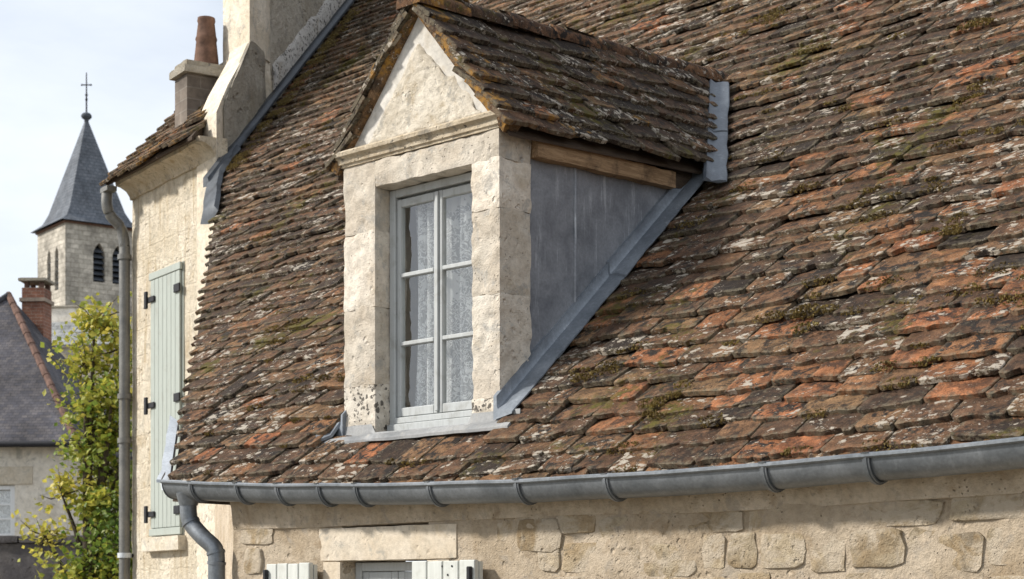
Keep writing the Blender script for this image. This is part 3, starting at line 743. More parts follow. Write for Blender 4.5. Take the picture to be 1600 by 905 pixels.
for k in range(9):
    v = -.05 + k * .085; q = roof_pt(verge(v), v); j = .006 * math.sin(k * 2.1)
    ve += [q + Vector((-.055 + j, .0, .0)), q + Vector((-.07 + j, -.0, .075)), q + Vector((.02, .0, .03)), q + Vector((.03, 0, -.02))]
build('verge_flashing', ve, [[a * 4 + i, a * 4 + (i + 1) % 4, a * 4 + 4 + (i + 1) % 4, a * 4 + 4 + i] for a in range(8) for i in range(4)] + [[3, 2, 1, 0], [32, 33, 34, 35]], 'zincpale', roof)
PX = -8.40
pp = curve([(PX, GY, rim(PX) - .07), (PX, GY, rim(PX) - .17), (PX + .02, GY + .01, rim(PX) - .235), (PX + .10, GY + .03, rim(PX) - .31), (PX + .175, GY + .055, rim(PX) - .375), (PX + .19, GY + .06, rim(PX) - .45), (PX + .19, GY + .06, rim(PX) - .6), (PX + .19, GY + .06, -1.2), (PX + .19, GY + .06, -ZC)], 7)
pv, pf = tube(pp, .049, 18); dp = build('downpipe', pv, pf, 'zinc', house, 40)
for (i, w_) in ((1, .008), (12, .006), (30, .006), (38, .007), (42, .010)):
    p = Vector(pp[i]); t = (Vector(pp[i + 1]) - p).normalized(); cvv, cff = tube([p, p + t * w_ * 2.5], .054, 18); build('pipe_collar', cvv, cff, 'zinc', dp, 40)
cvv, cff = tube([(PX, GY, rim(PX) - .055), (PX, GY, rim(PX) - .125)], [.072, .053], 18); build('gutter_outlet', cvv, cff, 'zinc', dp, 40)

# ---- lead flashing and mortar where the roof meets the neighbour's gable
fl, fm_ = [], []
for k in range(15):
    y = 9.35 + k * .26; x = GA.x + (GB.x - GA.x) * (y - GA.y) / (GB.y - GA.y); z = roof_z(y); j = .02 * noise.noise(Vector((k * .9, 0, 0)))
    fl += [Vector((x + .0, y, z + .12 + j)), Vector((x + .07, y, z + .11 + j)), Vector((x + .08, y, z + .08)), Vector((x + .10 + j * 2, y, z + .06)), Vector((x + .10, y, z + .03)), Vector((x, y, z + .03))]
build('wall_flashing', fl, [[a * 6 + i, a * 6 + (i + 1) % 6, a * 6 + 6 + (i + 1) % 6, a * 6 + 6 + i] for a in range(14) for i in range(6)] + [[5, 4, 3, 2, 1, 0], [84 + i for i in range(6)]], 'darklead', roof, 40)
V, F = [], []
for k in range(9):
    v = 3.95 + k * .16; q = roof_pt(verge(v), v); j = .03 * noise.noise(Vector((k * .8, 0, 5)))
    V += [q + Vector((-.14 + j, 0, .02)), q + Vector((-.10 + j, .0, .13)), q + Vector((.06 + j, 0, .15)), q + Vector((.12 + j, 0, .10)), q + Vector((.0, 0, .0))]
for a in range(8):
    for i in range(5): p, q = a * 5 + i, a * 5 + (i + 1) % 5; F.append([p, q, q + 5, p + 5])
build('verge_lead', V, F + [[4, 3, 2, 1, 0], [40, 41, 42, 43, 44]], 'darklead', roof, 50)

# ================================================================== DORMER
dorm = thing('dormer', (DC, DY, .80), 'limestone dormer with grey lace-curtained casement, lead cheek and mossy tiled gable roof', 'dormer')
for (z0_, z1_) in ((.74, 1.17), (1.1705, 1.60), (1.6005, 2.02), (2.0205, 2.408)):
    block('jamb_stone', (DX0, DY + random.uniform(0, .004), z0_), (-7.319, DY + .24, z1_ + .005), 'foot' if z0_ < .8 else 'limestone', dorm, .018, .006, .011, amp2=.006)
for (z0_, z1_) in ((.74, 1.02), (1.0205, 1.56), (1.5605, 2.0), (2.0005, 2.258)):
    block('jamb_stone', (-6.549, DY + random.uniform(0, .004), z0_), (DX1, DY + .24, z1_ + .005), 'foot' if z0_ < .8 else 'limestone', dorm, .018, .006, .011, amp2=.006)
block('lintel', (-7.317, DY - .002, 2.258), (DX1, DY + .24, 2.408), 'limestone', dorm, .018, .008, .011, amp2=.006)
block('wall_plate_stone', (DX1 - .2, DY + .02, 2.41), (DX1 - .003, DY + .24, 2.50), 'limestone', dorm, .03, .008, .004)
# moulded cornice
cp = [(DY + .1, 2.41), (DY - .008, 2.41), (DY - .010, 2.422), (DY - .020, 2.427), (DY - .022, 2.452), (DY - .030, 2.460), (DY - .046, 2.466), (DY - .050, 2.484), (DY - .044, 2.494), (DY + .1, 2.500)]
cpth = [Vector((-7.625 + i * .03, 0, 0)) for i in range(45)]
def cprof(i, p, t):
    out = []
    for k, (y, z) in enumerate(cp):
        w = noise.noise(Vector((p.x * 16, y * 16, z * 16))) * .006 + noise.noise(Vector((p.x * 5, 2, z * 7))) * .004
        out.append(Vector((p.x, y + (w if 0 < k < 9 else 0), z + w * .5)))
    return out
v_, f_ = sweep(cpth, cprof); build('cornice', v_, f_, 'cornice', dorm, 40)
# tympanum
def tri(x0, x1, z0, xa, za, y, n, amp, fr, depth, name, mat, jit=0.0, dome=0.0):
    V, F, idx = [], [], {}
    for j in range(n + 1):
        t = j / n; a, b = x0 + (xa - x0) * t, x1 + (xa - x1) * t; m = n - j
        for i in range(m + 1):
            s_ = i / m if m else .5; x, z = a + (b - a) * s_, z0 + (za - z0) * t; e = (i in (0, m) or j == 0)
            if jit and e: x += jit * noise.noise(Vector((z * 11, x * 11, 4))); z += jit * noise.noise(Vector((x * 11, z * 11, 8)))
            yy = y + (depth if e and jit else 0) + amp * noise.noise(Vector((x * fr, z * fr, 2))) + amp * .6 * noise.noise(Vector((x * fr * 2.7, z * fr * 2.7, 6))) - (0 if e else dome)
            idx[(i, j)] = len(V); V.append((x, yy, z))
    for j in range(n):
        for i in range(n - j):
            F.append([idx[(i, j)], idx[(i + 1, j)], idx[(i, j + 1)]])
            if i < n - j - 1: F.append([idx[(i + 1, j)], idx[(i + 1, j + 1)], idx[(i, j + 1)]])
    if not jit:
        o = len(V); V += [(x0, y + .2, z0), (x1, y + .2, z0), (xa, y + .2, za)]; F += [[o + 2, o + 1, o]]
    return build(name, V, F, mat, dorm, 60)
tri(-7.645, -6.285, 2.47, DC, 3.215, DY + .012, 40, .004, 8, 0, 'tympanum', 'plaster')
tri(-7.40, -6.46, 2.500, DC - .0, 2.99, DY + .004, 46, .007, 30, .012, 'tympanum_panel', 'rough', jit=.035, dome=.006)
# cheeks of lead
def cheek(x, sgn):
    pts = []
    y0, z_top = DY + .235, 2.36
    y1 = 6.41 + (2.40 - .958) / SL
    yn = 16
    V, F = [], []
    for i in range(yn + 1):
        y = y0 + (y1 - y0) * i / yn; zb = roof_z(y) - .02; zt = max(zb + .002, 2.405)
        for j in range(9): V.append((x + sgn * .005 * noise.noise(Vector((y * 3, j * .4, 1))), y, zb + (zt - zb) * j / 8))
    for i in range(yn):
        for j in range(8): q = i * 9 + j; F.append([q, q + 9, q + 10, q + 1] if sgn > 0 else [q, q + 1, q + 10, q + 9])
    n = len(V); V += [(a - sgn * .03, b, c_) for a, b, c_ in V]; F += [[k + n for k in f[::-1]] for f in F]
    ck = build('cheek', V, F, 'lead', dorm, 40)
    ys = 6.98; vs, fs = tube([(x + sgn * .002, ys, roof_z(ys)), (x + sgn * .002, ys + .004, 2.40)], .010, 8); build('lead_seam', vs, fs, 'lead', ck)
    return ck
cheek(DX1 - .018, 1); cheek(DX0 + .018, -1)
# flashing along the right cheek, in three lapped sheets
def flashing(ya, yb, lift, xo, sgn):
    V, F = [], []; n = 26
    for i in range(n + 1):
        y = ya + (yb - ya) * i / n; z = roof_z(y); j = .012 * noise.noise(Vector((y * 6, lift * 90, 2))) + .006 * noise.noise(Vector((y * 17, lift * 50, 7)))
        prof = [(-.012, .105), (.002, .103), (.004, .05), (.012, .034), (.06, .030 + j * .7), (.115 + j, .016), (.115 + j, .006), (-.012, -.02)]
        for (dx, dz) in prof: V.append((xo + sgn * (dx + (lift if dx > 0 else 0)), y, z + dz + lift))
    m = 8
    for i in range(n):
        for k in range(m): a, b = i * m + k, i * m + (k + 1) % m; F.append([a, b, b + m, a + m])
    F += [list(range(m))[::-1], [n * m + k for k in range(m)]]
    build('lead_flashing', V, F, 'flash', dorm, 35)
for i, (ya, yb) in enumerate(((6.36, 6.74), (6.71, 7.28), (7.24, 8.02))): flashing(ya, yb, .009 * ((i + 1) % 2), DX1 - .006, 1)
flashing(6.36, 8.0, 0, DX0 + .006, -1)
# oak plate under the eave and a dark soffit
block('wall_plate', (-6.372, DY + .245, 2.295), (-6.300, 7.78, 2.395), 'beam', dorm, .05, .012, .008, amp2=.01, xf=lambda p: Vector((p.x, p.y, p.z + .02 * (p.y - 6.6))))
block('wall_plate', (-6.40, 7.70, 2.31), (-6.33, 8.12, 2.43), 'darkwood', dorm, .06, .015, .01, xf=lambda p: Vector((p.x, p.y, p.z + .02 * (p.y - 6.6))))
# dormer roof boards, both slopes
def dormer_deck(sgn):
    V, F = [], []; nt, ny = 6, 16
    for layer in (0, -.016):
        for j in range(nt + 1):
            t = j / nt; x = DC + sgn * DH * (1 - t) * .985; y1 = vval(x, 0) + .25
            for i in range(ny + 1):
                y = 6.395 + (y1 - 6.395) * i / ny; V.append((x, y, d_eave(y) * (1 - t) + d_ridge(y) * t + layer - .035))
    m = (nt + 1) * (ny + 1)
    for j in range(nt):
        for i in range(ny): q = j * (ny + 1) + i; F += [[q, q + 1, q + ny + 2, q + ny + 1], [q + m, q + ny + 1 + m, q + ny + 2 + m, q + 1 + m]]
    for i in range(ny): F.append([i, i + m, i + 1 + m, i + 1])
    for j in range(nt): q = j * (ny + 1); F.append([q, q + ny + 1, q + ny + 1 + m, q + m])
    return build('roof' if sgn > 0 else 'roof', V, F, 'darkwood', dorm)
droof_r, droof_l = dormer_deck(1), dormer_deck(-1)
DEX = .123; slope_len = math.hypot(DH, DR - DE)
def dt(u, v, sgn):
    t = v / slope_len; y = 6.335 + u; return Vector((DC + sgn * DH * (1 - t), y, d_eave(y) * (1 - t) + d_ridge(y) * t))
exd = Vector((0, 1, .047)).normalized(); eyd = Vector((-DH, 0, DR - DE)).normalized(); end = exd.cross(eyd).normalized(); eyd = end.cross(exd)
def dint(v):
    x = DC + DH * (1 - v / slope_len); return [(.0, vval(x, 0) - 6.335 - .02)]
tone_d = lambda u, v, r_: max(0, min(1, r_.gauss(.20, .14))) if r_.random() > .05 else r_.uniform(.5, .8)
rg = random.Random(77)
td = lay_tiles(lambda u, v: dt(u, v - .03, 1), exd, eyd, end, 8, DEX, dint, tone_d, rg, wmean=.25, tilt=10.5)
edge = [t for t in td if t[4].y < 6.47]; rest = [t for t in td if t[4].y >= 6.47]
place_tiles(rest, droof_r, 'dtile'); place_tiles(edge, droof_r, 'goldtile', 'verge_tile')
exl = -exd; eyl = Vector((DH, 0, DR - DE)).normalized(); enl = exl.cross(eyl).normalized(); eyl = enl.cross(exl)
tl = lay_tiles(lambda u, v: dt(-u, v - .03, -1), exl, eyl, enl, 8, DEX, lambda v: [(-dint(v)[0][1], 0.0)], tone_d, rg, wmean=.25, tilt=10.5)
edge = [t for t in tl if t[4].y < 6.47]; rest = [t for t in tl if t[4].y >= 6.47]
place_tiles(rest, droof_l, 'dtile'); place_tiles(edge, droof_l, 'goldtile', 'verge_tile')
# mortar bedding along both rakes
for sgn, par in ((1, droof_r), (-1, droof_l)):
    pth = [dt(0, slope_len * k / 22, sgn) for k in range(23)]
    def mp_(i, p, t, sgn=sgn):
        n = end if sgn > 0 else enl; w = .010 * noise.noise(Vector((i * 1.3, sgn * 4, 0))); y0 = DY - .016 + w * .6
        return [Vector((p.x, y0, p.z)) - n * .045, Vector((p.x, y0 - .014 + w, p.z)) - n * (.005), Vector((p.x, y0 + .004, p.z)) + n * .028, Vector((p.x, y0 + .09, p.z)) + n * .026, Vector((p.x, y0 + .09, p.z)) - n * .045]
    v_, f_ = sweep(pth, mp_); mo = build('rake_mortar', v_, f_, 'goldtile', par, 40); mo['tone'] = .62
# half-round ridge tiles
y = 6.325; k = 0; yr = vval(DC, 0)
while y < yr - .02:
    ln = min(random.uniform(.36, .46), yr + .06 - y); V, F = [], []; na, nl = 12, 6; tw = random.uniform(-.02, .02); so = random.uniform(0, 50)
    for i in range(nl + 1):
        s_ = i / nl; yy = y + ln * s_ + (.0 if i else random.uniform(-.01, .0)); r_ = .098 * (1 - .10 * s_)
        for lay in (0, 1):
            for j in range(na + 1):
                a = math.pi * (-.08 + 1.16 * j / na); q = r_ - lay * .016; nn = .004 * noise.noise(Vector((yy * 14 + so, a * 2, lay)))
                V.append((DC + tw * (s_ - .5) + math.cos(a) * (q + nn), yy, d_ridge(yy) - .030 + .012 * (1 - s_) + math.sin(a) * (q + nn) * .82))
    m = na + 1
    for i in range(nl):
        for j in range(na):
            a = i * 2 * m + j; F += [[a, a + 1, a + 1 + 2 * m, a + 2 * m], [a + m, a + m + 2 * m, a + m + 1 + 2 * m, a + m + 1]]
        F += [[i * 2 * m, i * 2 * m + 2 * m, i * 2 * m + 3 * m, i * 2 * m + m], [i * 2 * m + na, i * 2 * m + m + na, i * 2 * m + 3 * m + na, i * 2 * m + 2 * m + na]]
    for i in (0, nl):
        for j in range(na): a = i * 2 * m + j; F.append([a, a + m, a + m + 1, a + 1] if i == 0 else [a, a + 1, a + m + 1, a + m])
    if k == 0: F.append([j for j in range(m, 2 * m)])
    o = build('ridge_tile', V, F, 'goldtile' if k < 1 else 'dtile', dorm, 40); o['tone'] = random.uniform(.2, .5); k += 1; y += ln - .035
# lead valley on the right where the dormer meets the main roof, two lapped lengths
def valley(ta, tb, lift):
    V, F = [], []; n = 10
    for i in range(n + 1):
        t = ta + (tb - ta) * i / n; x = DC + DH * (1 - t); y = vval(DC + DH, 0) * (1 - t) + vval(DC, 0) * t; z = roof_z(y); j = .012 * noise.noise(Vector((t * 9, lift * 70, 0)))
        V += [(x + .015, y - .07, z + .06 + lift), (x + .03, y - .04, z + .040 + lift), (x + .06, y + .0, z + .048 + lift), (x + .085 + j, y + .02, z + .045 + lift), (x + .092 + j, y + .02, z + .035 + lift), (x + .05, y - .0, z + .03), (x, y - .08, z + .04)]
    m = 7
    for i in range(n):
        for k in range(m): a, b = i * m + k, i * m + (k + 1) % m; F.append([a, b, b + m, a + m])
    F += [list(range(m))[::-1], [n * m + k for k in range(m)]]
    build('lead_valley', V, F, 'valley', dorm, 40)
valley(-.22, .32, 0); valley(.28, .84, .006)
# lead apron at the foot
V, F = [], []; nn = 46
for i in range(nn + 1):
    x = -7.66 + (1.47) * i / nn; w = .010 * noise.noise(Vector((x * 6, 3, 0))); up = .05 if (x < -7.32 or x > -6.55) else .0
    zb = roof_z(6.22) + .012; w2 = .016 * noise.noise(Vector((x * 3.1, 9, 0)))
    V += [(x, DY - .004, .90 + up + w * .5), (x, DY - .010, .892 + up * .2), (x, DY - .04, .885 + w * .3), (x, 6.315 + w2, zb + .088 + w), (x, 6.285 + w * 2 + w2, zb + .060 + w), (x, 6.285 + w * 2 + w2, zb + .045 + w), (x, DY + .03, .84)]
for i in range(nn):
    for k in range(7): a, b = i * 7 + k, i * 7 + (k + 1) % 7; F.append([a, b, b + 7, a + 7])
F += [list(range(7))[::-1], [nn * 7 + k for k in range(7)]]
build('lead_apron', V, F, 'apron', dorm, 40)
block('lead_sill', (-7.318, DY + .0, .78), (-6.55, DY + .125, .882), 'apron', dorm, .04, .01, .004)
# folded lead corner at the left foot
V = [(-7.60, 6.37, .98), (-7.60, 6.30, .90), (-7.74, 6.40, .96), (-7.72, 6.30, .93), (-7.80, 6.36, .955), (-7.66, 6.24, .865)]
V += [(x + .004, y + .012, z - .012) for x, y, z in V]
build('lead_corner', V, [[0, 1, 2], [2, 1, 3], [2, 3, 4], [3, 1, 5], [3, 5, 4], [6, 8, 7], [8, 9, 7], [8, 10, 9], [9, 11, 7], [9, 10, 11], [1, 0, 6, 7], [5, 1, 7, 11], [4, 5, 11, 10], [2, 4, 10, 8], [0, 2, 8, 6]], 'flash', dorm)

# casement window
wy = DY + .107
win = build('window', [(-7.319, wy + .06, .88), (-6.549, wy + .06, .88), (-6.549, wy + .06, 2.258), (-7.319, wy + .06, 2.258), (-7.319, wy + .10, .88), (-6.549, wy + .10, .88), (-6.549, wy + .10, 2.258), (-7.319, wy + .10, 2.258)], [[0, 3, 7, 4], [1, 5, 6, 2], [3, 2, 6, 7], [0, 4, 5, 1]], 'frame', dorm)
bar('frame', (-7.317, wy, .90), (-7.270, wy + .06, 2.256), 'frame', win); bar('frame', (-6.598, wy, .90), (-6.551, wy + .06, 2.256), 'frame', win)
bar('frame', (-7.270, wy, 2.212), (-6.598, wy + .06, 2.255), 'frame', win)
bar('frame_sill', (-7.315, wy - .022, .884), (-6.553, wy + .06, .948), 'frame', win); bar('frame_sill', (-7.27, wy - .008, .950), (-6.60, wy + .05, .985), 'frame', win)
for (x0, x1) in ((-7.267, -6.936), (-6.932, -6.601)):
    sl_ = .032
    bar('casement_stile', (x0, wy + .012, .99), (x0 + sl_, wy + .050, 2.200), 'frame', win); bar('casement_stile', (x1 - sl_, wy + .012, .99), (x1, wy + .050, 2.200), 'frame', win)
    bar('casement_rail', (x0 + sl_, wy + .013, .99), (x1 - sl_, wy + .049, 1.04), 'frame', win); bar('casement_rail', (x0 + sl_, wy + .013, 2.155), (x1 - sl_, wy + .049, 2.199), 'frame', win)
    for zb in (1.395, 1.775): bar('glazing_bar', (x0 + sl_, wy + .010, zb - .012), (x1 - sl_, wy + .048, zb + .012), 'frame', win)
    for (za, zb) in ((1.04, 1.381), (1.409, 1.761), (1.789, 2.155)): pane('pane', (x0 + sl_ + .001, wy + .028, za), (x1 - sl_ - .001, wy + .032, zb), win)
bar('meeting_bead', (-6.946, wy - .001, 1.0), (-6.922, wy + .011, 2.195), 'frame', win)
for (x0, x1, ph) in ((-7.25, -6.965, 0), (-6.98, -6.62, 2)):
    V, F = [], []; nx, nz = 60, 12
    for j in range(nz + 1):
        z = .93 + 1.26 * j / nz; t = j / nz
        for i in range(nx + 1):
            s_ = i / nx; xa = x0 + (.03 * math.sin(t * 2.6) if ph == 0 else 0); x = xa + (x1 - xa) * s_
            V.append((x, wy + .118 + .026 * math.sin(s_ * 21 + ph + .6 * math.sin(t * 3)) + .006 * math.sin(s_ * 61), z))
    for j in range(nz):
        for i in range(nx): q = j * (nx + 1) + i; F.append([q, q + 1, q + nx + 2, q + nx + 1])
    build('curtain', V, F, 'lace', win, 180)
V = [(-7.5, wy + .12, .7), (-6.4, wy + .12, .7), (-6.4, wy + 1.6, .7), (-7.5, wy + 1.6, .7), (-7.5, wy + .12, 2.4), (-6.4, wy + .12, 2.4), (-6.4, wy + 1.6, 2.4), (-7.5, wy + 1.6, 2.4)]
build('room_lining', V, [[0, 1, 2, 3], [4, 7, 6, 5], [0, 3, 7, 4], [1, 5, 6, 2], [3, 2, 6, 7]], 'room', win)

# ================================================================== NEIGHBOUR HOUSE
NHA = R(77.8); nh_h = Vector((-math.sin(NHA), math.cos(NHA), 0)); nh_n = Vector((-math.cos(NHA), -math.sin(NHA), 0))   # along the facade (leftwards), outward normal
NO = Vector((GA.x, GA.y, 0))
def nx(p): return NO + nh_h * p[0] - nh_n * p[1] + Vector((0, 0, p[2]))       # local (s along facade, depth, z)
nb = thing('rendered_house', tuple(nx((1.2, 2, -ZC))), 'cream rendered house with closed sage shutter, mossy tile eave and tall stone chimney wall', 'house')
def fan(p): return Vector((max(p.x, p.y * .80 + .02), p.y, p.z))
V, F = grid_box((0, 0, -ZC), (2.14, 2.64, 4.07), .25, .01, .0, 2.0, amp2=.012); build('wall', [nx(fan(p)) for p in V], F, 'render', nb, 50)
# coved stone cornice
cpth = [Vector((.0 + i * .107, 0, 0)) for i in range(21)]
def nprof(i, p, t):
    w = .012 * noise.noise(Vector((p.x * 3, 0, 0))); return [nx((p.x, y, z + w)) for y, z in ((.1, 4.04), (-.02, 4.04), (-.025, 4.07), (-.06, 4.12), (-.12, 4.155), (-.17, 4.165), (-.18, 4.21), (.1, 4.22))]
v_, f_ = sweep(cpth, nprof); build('cornice', v_, f_, 'cornice', nb, 50)
NPA = R(46); NP = math.tan(NPA); nrz = lambda d: 4.20 + (d + .25) * NP
V = [nx(p) for p in ((.0, -.25, 4.195), (2.22, -.25, 4.195), (2.22, 2.6, nrz(2.6) - .02), (.30, .0, nrz(0) - .02), (.0, -.25, 4.165), (2.22, -.25, 4.165), (2.22, 2.6, nrz(2.6) - .08), (.30, .0, nrz(0) - .20))]
nroof = build('roof', V, [[0, 3, 2, 1], [4, 5, 6, 7], [0, 1, 5, 4], [1, 2, 6, 5], [0, 4, 7, 3], [3, 7, 6, 2]], 'darkwood', nb)
nex = -nh_h; ney = (-nh_n * math.cos(NPA) + Vector((0, 0, math.sin(NPA)))); nen = nex.cross(ney).normalized()
def npt(u, v):
    d = -.29 + v * math.cos(NPA); w = .05 * noise.noise(Vector((u * 1.1, v * .8, 3))); return nx((-u, d, nrz(d) + .0 + w))
tn = lay_tiles(npt, nex, ney, nen, 22, .15, lambda v: [(-2.27, -max(.02, (-.29 + v * .695) * .80 + .35))] if v * .695 < 2.4 else [], lambda u, v, r_: max(0, min(1, r_.gauss(.42, .16))), random.Random(4), wmean=.26, tilt=10, scale=1.1)
place_tiles(tn, nroof, 'farTile')
# gable wall that stands above the neighbouring roof, and the stack on it
gd = (GB - GA).normalized(); th = .62
def gx(p): q = NO + gd * p[0] + nh_h * p[1]; return Vector((q.x, q.y, p[2]))
V = []
poly = [(-.02, -ZC), (-.02, 4.45), (.20, 4.75), (.62, 5.22), (.64, 5.30), (4.6, 5.30), (4.6, -ZC)]
n = len(poly)
V = [gx((s_, -.0, z)) for s_, z in poly] + [gx((s_, .45, z)) for s_, z in poly]
build('gable_wall', V, [list(range(n)), list(range(2 * n - 1, n - 1, -1))] + [[i, i + n, (i + 1) % n + n, (i + 1) % n] for i in range(n)], 'quoin', nb)
V, F = grid_box((.64, -.02, 5.22), (1.10, .60, 9.6), .2, .01, .01, 4.0); build('stack_quoin', [gx(p) for p in V], F, 'quoin', nb, 50)
V, F = grid_box((1.102, -.012, 5.10), (4.6, .58, 9.6), .2, .01, .02, 9.0, amp2=.03); build('stack_wall', [gx(p) for p in V], F, 'gable', nb, 50)
V, F = grid_box((.60, .45, 5.10), (1.1, .66, 5.24), .1, .02, .01, 5.0); build('stack_ledge', [gx(p) for p in V], F, 'quoin', nb, 50)
V, F = grid_box((.10, -.035, 3.6), (.98, .02, 5.30), .12, .03, .02, 9.0, amp2=.03)
def bt(p): k = max(0, min(1, (p.z - 4.55) / .75)); return gx((max(p.x, .10 + .55 * k), p.y, p.z))
build('buttress_stone', [bt(p) for p in V], F, 'gable', nb, 50)
V, F = [], []
for k in range(16):
    s_ = 1.15 + k * .13; q = gx((s_, 0, 0)); z = roof_z(q.y) + .12; j = .05 * noise.noise(Vector((k * .7, 3, 0)))
    V += [gx((s_, -.035, z)), gx((s_, -.045, z + .18 + j)), gx((s_, -.01, z + .26 + j * 1.3)), gx((s_, .0, z))]
for k in range(15):
    for i in range(4): a, b = k * 4 + i, k * 4 + (i + 1) % 4; F.append([a, b, b + 4, a + 4])
build('mortar_fillet', V, F + [[3, 2, 1, 0], [60, 61, 62, 63]], 'mortar', nb, 40)
# small chimney with a clay pot
def cx_(p): return nx((1.06 + p[0], .08 + p[1], p[2] - .47))
def uvbox(name, lo, hi, mat, parent, xf, smooth=None):
    lo, hi = Vector(lo), Vector(hi); V, F, U = [], [], []
    c = [(lo.x, lo.y), (hi.x, lo.y), (hi.x, hi.y), (lo.x, hi.y)]; d = 0
    for i in range(4):
        (xa, ya), (xb, yb) = c[i], c[(i + 1) % 4]; ln = math.hypot(xb - xa, yb - ya); o = len(V)
        V += [(xa, ya, lo.z), (xb, yb, lo.z), (xb, yb, hi.z), (xa, ya, hi.z)]; U += [(d, lo.z), (d + ln, lo.z), (d + ln, hi.z), (d, hi.z)]; F.append([o, o + 1, o + 2, o + 3]); d += ln
    o = len(V); V += [(x, y, hi.z) for x, y in c]; U += [(x, y) for x, y in c]; F.append([o, o + 1, o + 2, o + 3])
    return build(name, [xf(Vector(p)) for p in V], F, mat, parent, uv=U)
ch = uvbox('chimney', (-.16, 0, 4.3), (.14, .52, 5.52), 'greybrick', nb, cx_)
V, F = grid_box((-.21, -.05, 5.52), (.19, .57, 5.60), .1, .02, .012, 3.0); build('chimney_cap', [cx_(p) for p in V], F, 'gable', ch, 50)
V, F = grid_box((-.17, -.01, 5.60), (.15, .53, 5.66), .1, .02, .012, 7.0); build('chimney_cap', [cx_(p) for p in V], F, 'gable', ch, 50)
q = cx_(Vector((-.0, .27, 0)))
pv, pf = tube([(q.x, q.y, z) for z in (5.17, 5.28, 5.32, 5.44, 5.46, 5.49, 5.62, 5.64, 5.67)], [.125, .118, .113, .10, .108, .098, .082, .09, .085], 16); build('chimney_pot', pv, pf, 'pot', ch, 40)
# closed shutter, its boards and ironwork, stone sill
sh = build('shutter', [nx(p) for p in ((.77, -.012, .58), (1.57, -.012, .58), (1.57, -.012, 3.20), (.77, -.012, 3.20), (.77, .03, .58), (1.57, .03, .58), (1.57, .03, 3.20), (.77, .03, 3.20))], [[0, 1, 2, 3], [0, 4, 5, 1], [1, 5, 6, 2], [2, 6, 7, 3], [3, 7, 4, 0]], 'shutter', nb)
for k in range(7): bar('board', (.80 + k * .1055, -.040, .66), (.80 + k * .1055 + .099, -.014, 3.12), 'shutter', sh, xf=nx)
bar('shutter_rail', (.775, -.046, .585), (1.565, -.016, .655), 'shutter', sh, xf=nx); bar('shutter_rail', (.775, -.046, 3.125), (1.565, -.016, 3.195), 'shutter', sh, xf=nx)
for z in (.80, 1.88, 2.93):
    bar('hinge', (1.40, -.062, z - .028), (1.64, -.044, z + .028), 'iron', sh, xf=nx); bar('hinge', (1.545, -.085, z - .085), (1.60, -.060, z + .085), 'iron', sh, xf=nx)
    bar('hinge', (.76, -.062, z - .02), (.90, -.044, z + .06), 'iron', sh, xf=nx)
V, F = grid_box((.72, -.09, .43), (1.66, .05, .575), .1, .012, .006, 2.0); build('window_sill', [nx(p) for p in V], F, 'quoin', nb, 50)
# gutter head and downpipe at the corner
hd = block('gutter_end', (2.0, -.32, 4.08), (2.22, -.20, 4.14), 'pipe', nb, .1, .02, 0, xf=nx)
pp = curve([nx(p) for p in ((2.15, -.26, 4.08), (2.15, -.26, 3.96), (2.15, -.22, 3.86), (2.13, -.12, 3.74), (2.12, -.085, 3.55), (2.12, -.085, 3.2), (2.12, -.085, 0), (2.12, -.085, -ZC))], 6)
pv, pf = tube(pp, .056, 14); dp2 = build('downpipe', pv, pf, 'pipe', nb, 40)
for z in (3.42, 2.0, 1.55, .38):
    q = nx((2.12, -.085, z)); cvv, cff = tube([q, q + Vector((0, 0, .05))], .072, 14); build('pipe_collar', cvv, cff, 'pipe' if z != .38 else 'zincpale', dp2, 40)
q = [nx((2.12, y, .405)) for y in (-.02, .05)]; vs, fs = tube(q, .02, 8); build('pipe_bracket', vs, fs, 'iron', dp2)

# ================================================================== SLATE HOUSE, GARDEN WALL, CHURCH
def cam_pt(px, D, z): lat = (px - 800) / 2729 * D; return Vector((-sa * D + ca * lat, ca * D + sa * lat, z))
def frame_at(px, D, turn):
    o = cam_pt(px, D, 0); a = R(44.4 + turn); ex = Vector((math.cos(a), math.sin(a), 0)); ey = Vector((-math.sin(a), math.cos(a), 0))
    return lambda p: o + ex * p[0] + ey * p[1] + Vector((0, 0, p[2]))
sx = frame_at(118, 36, -4)                       # right corner of the slate house's front
hs = thing('slate_house', tuple(sx((-4, 3, -ZC))), 'pale house with steep dark slate roof and brick chimney behind the tree', 'house')
EZ = 3.12; RZ = 6.72
def opening(verts, faces, holes, name, mat, parent):
    """cut boxes or arches out of a solid"""
    o = build(name, verts, faces, mat, parent)
    for hv, hf in holes:
        me = bpy.data.meshes.new('cut'); wv_ = [Vector(p) + Vector((0, 0, ZC)) - WORLD[o.name] for p in hv]; me.from_pydata([list(p) for p in wv_], [], hf)
        c_ = bpy.data.objects.new('cut', me); COL.objects.link(c_); c_.location = WORLD[o.name]
        md = o.modifiers.new('b', 'BOOLEAN'); md.object = c_; md.operation = 'DIFFERENCE'; md.solver = 'EXACT'
        bpy.context.view_layer.update(); dg = bpy.context.evaluated_depsgraph_get(); new = bpy.data.meshes.new_from_object(o.evaluated_get(dg)); o.modifiers.clear(); o.data = new
        bpy.data.objects.remove(c_)
    return o
def box_vf(lo, hi, xf): return [xf(p) for p in ((lo[0], lo[1], lo[2]), (hi[0], lo[1], lo[2]), (hi[0], hi[1], lo[2]), (lo[0], hi[1], lo[2]), (lo[0], lo[1], hi[2]), (hi[0], lo[1], hi[2]), (hi[0], hi[1], hi[2]), (lo[0], hi[1], hi[2]))], [[0, 3, 2, 1], [4, 5, 6, 7], [0, 1, 5, 4], [1, 2, 6, 5], [2, 3, 7, 6], [3, 0, 4, 7]]
bv, bf = box_vf((-6, 0, -ZC), (-.25, 6, EZ - .02), sx)
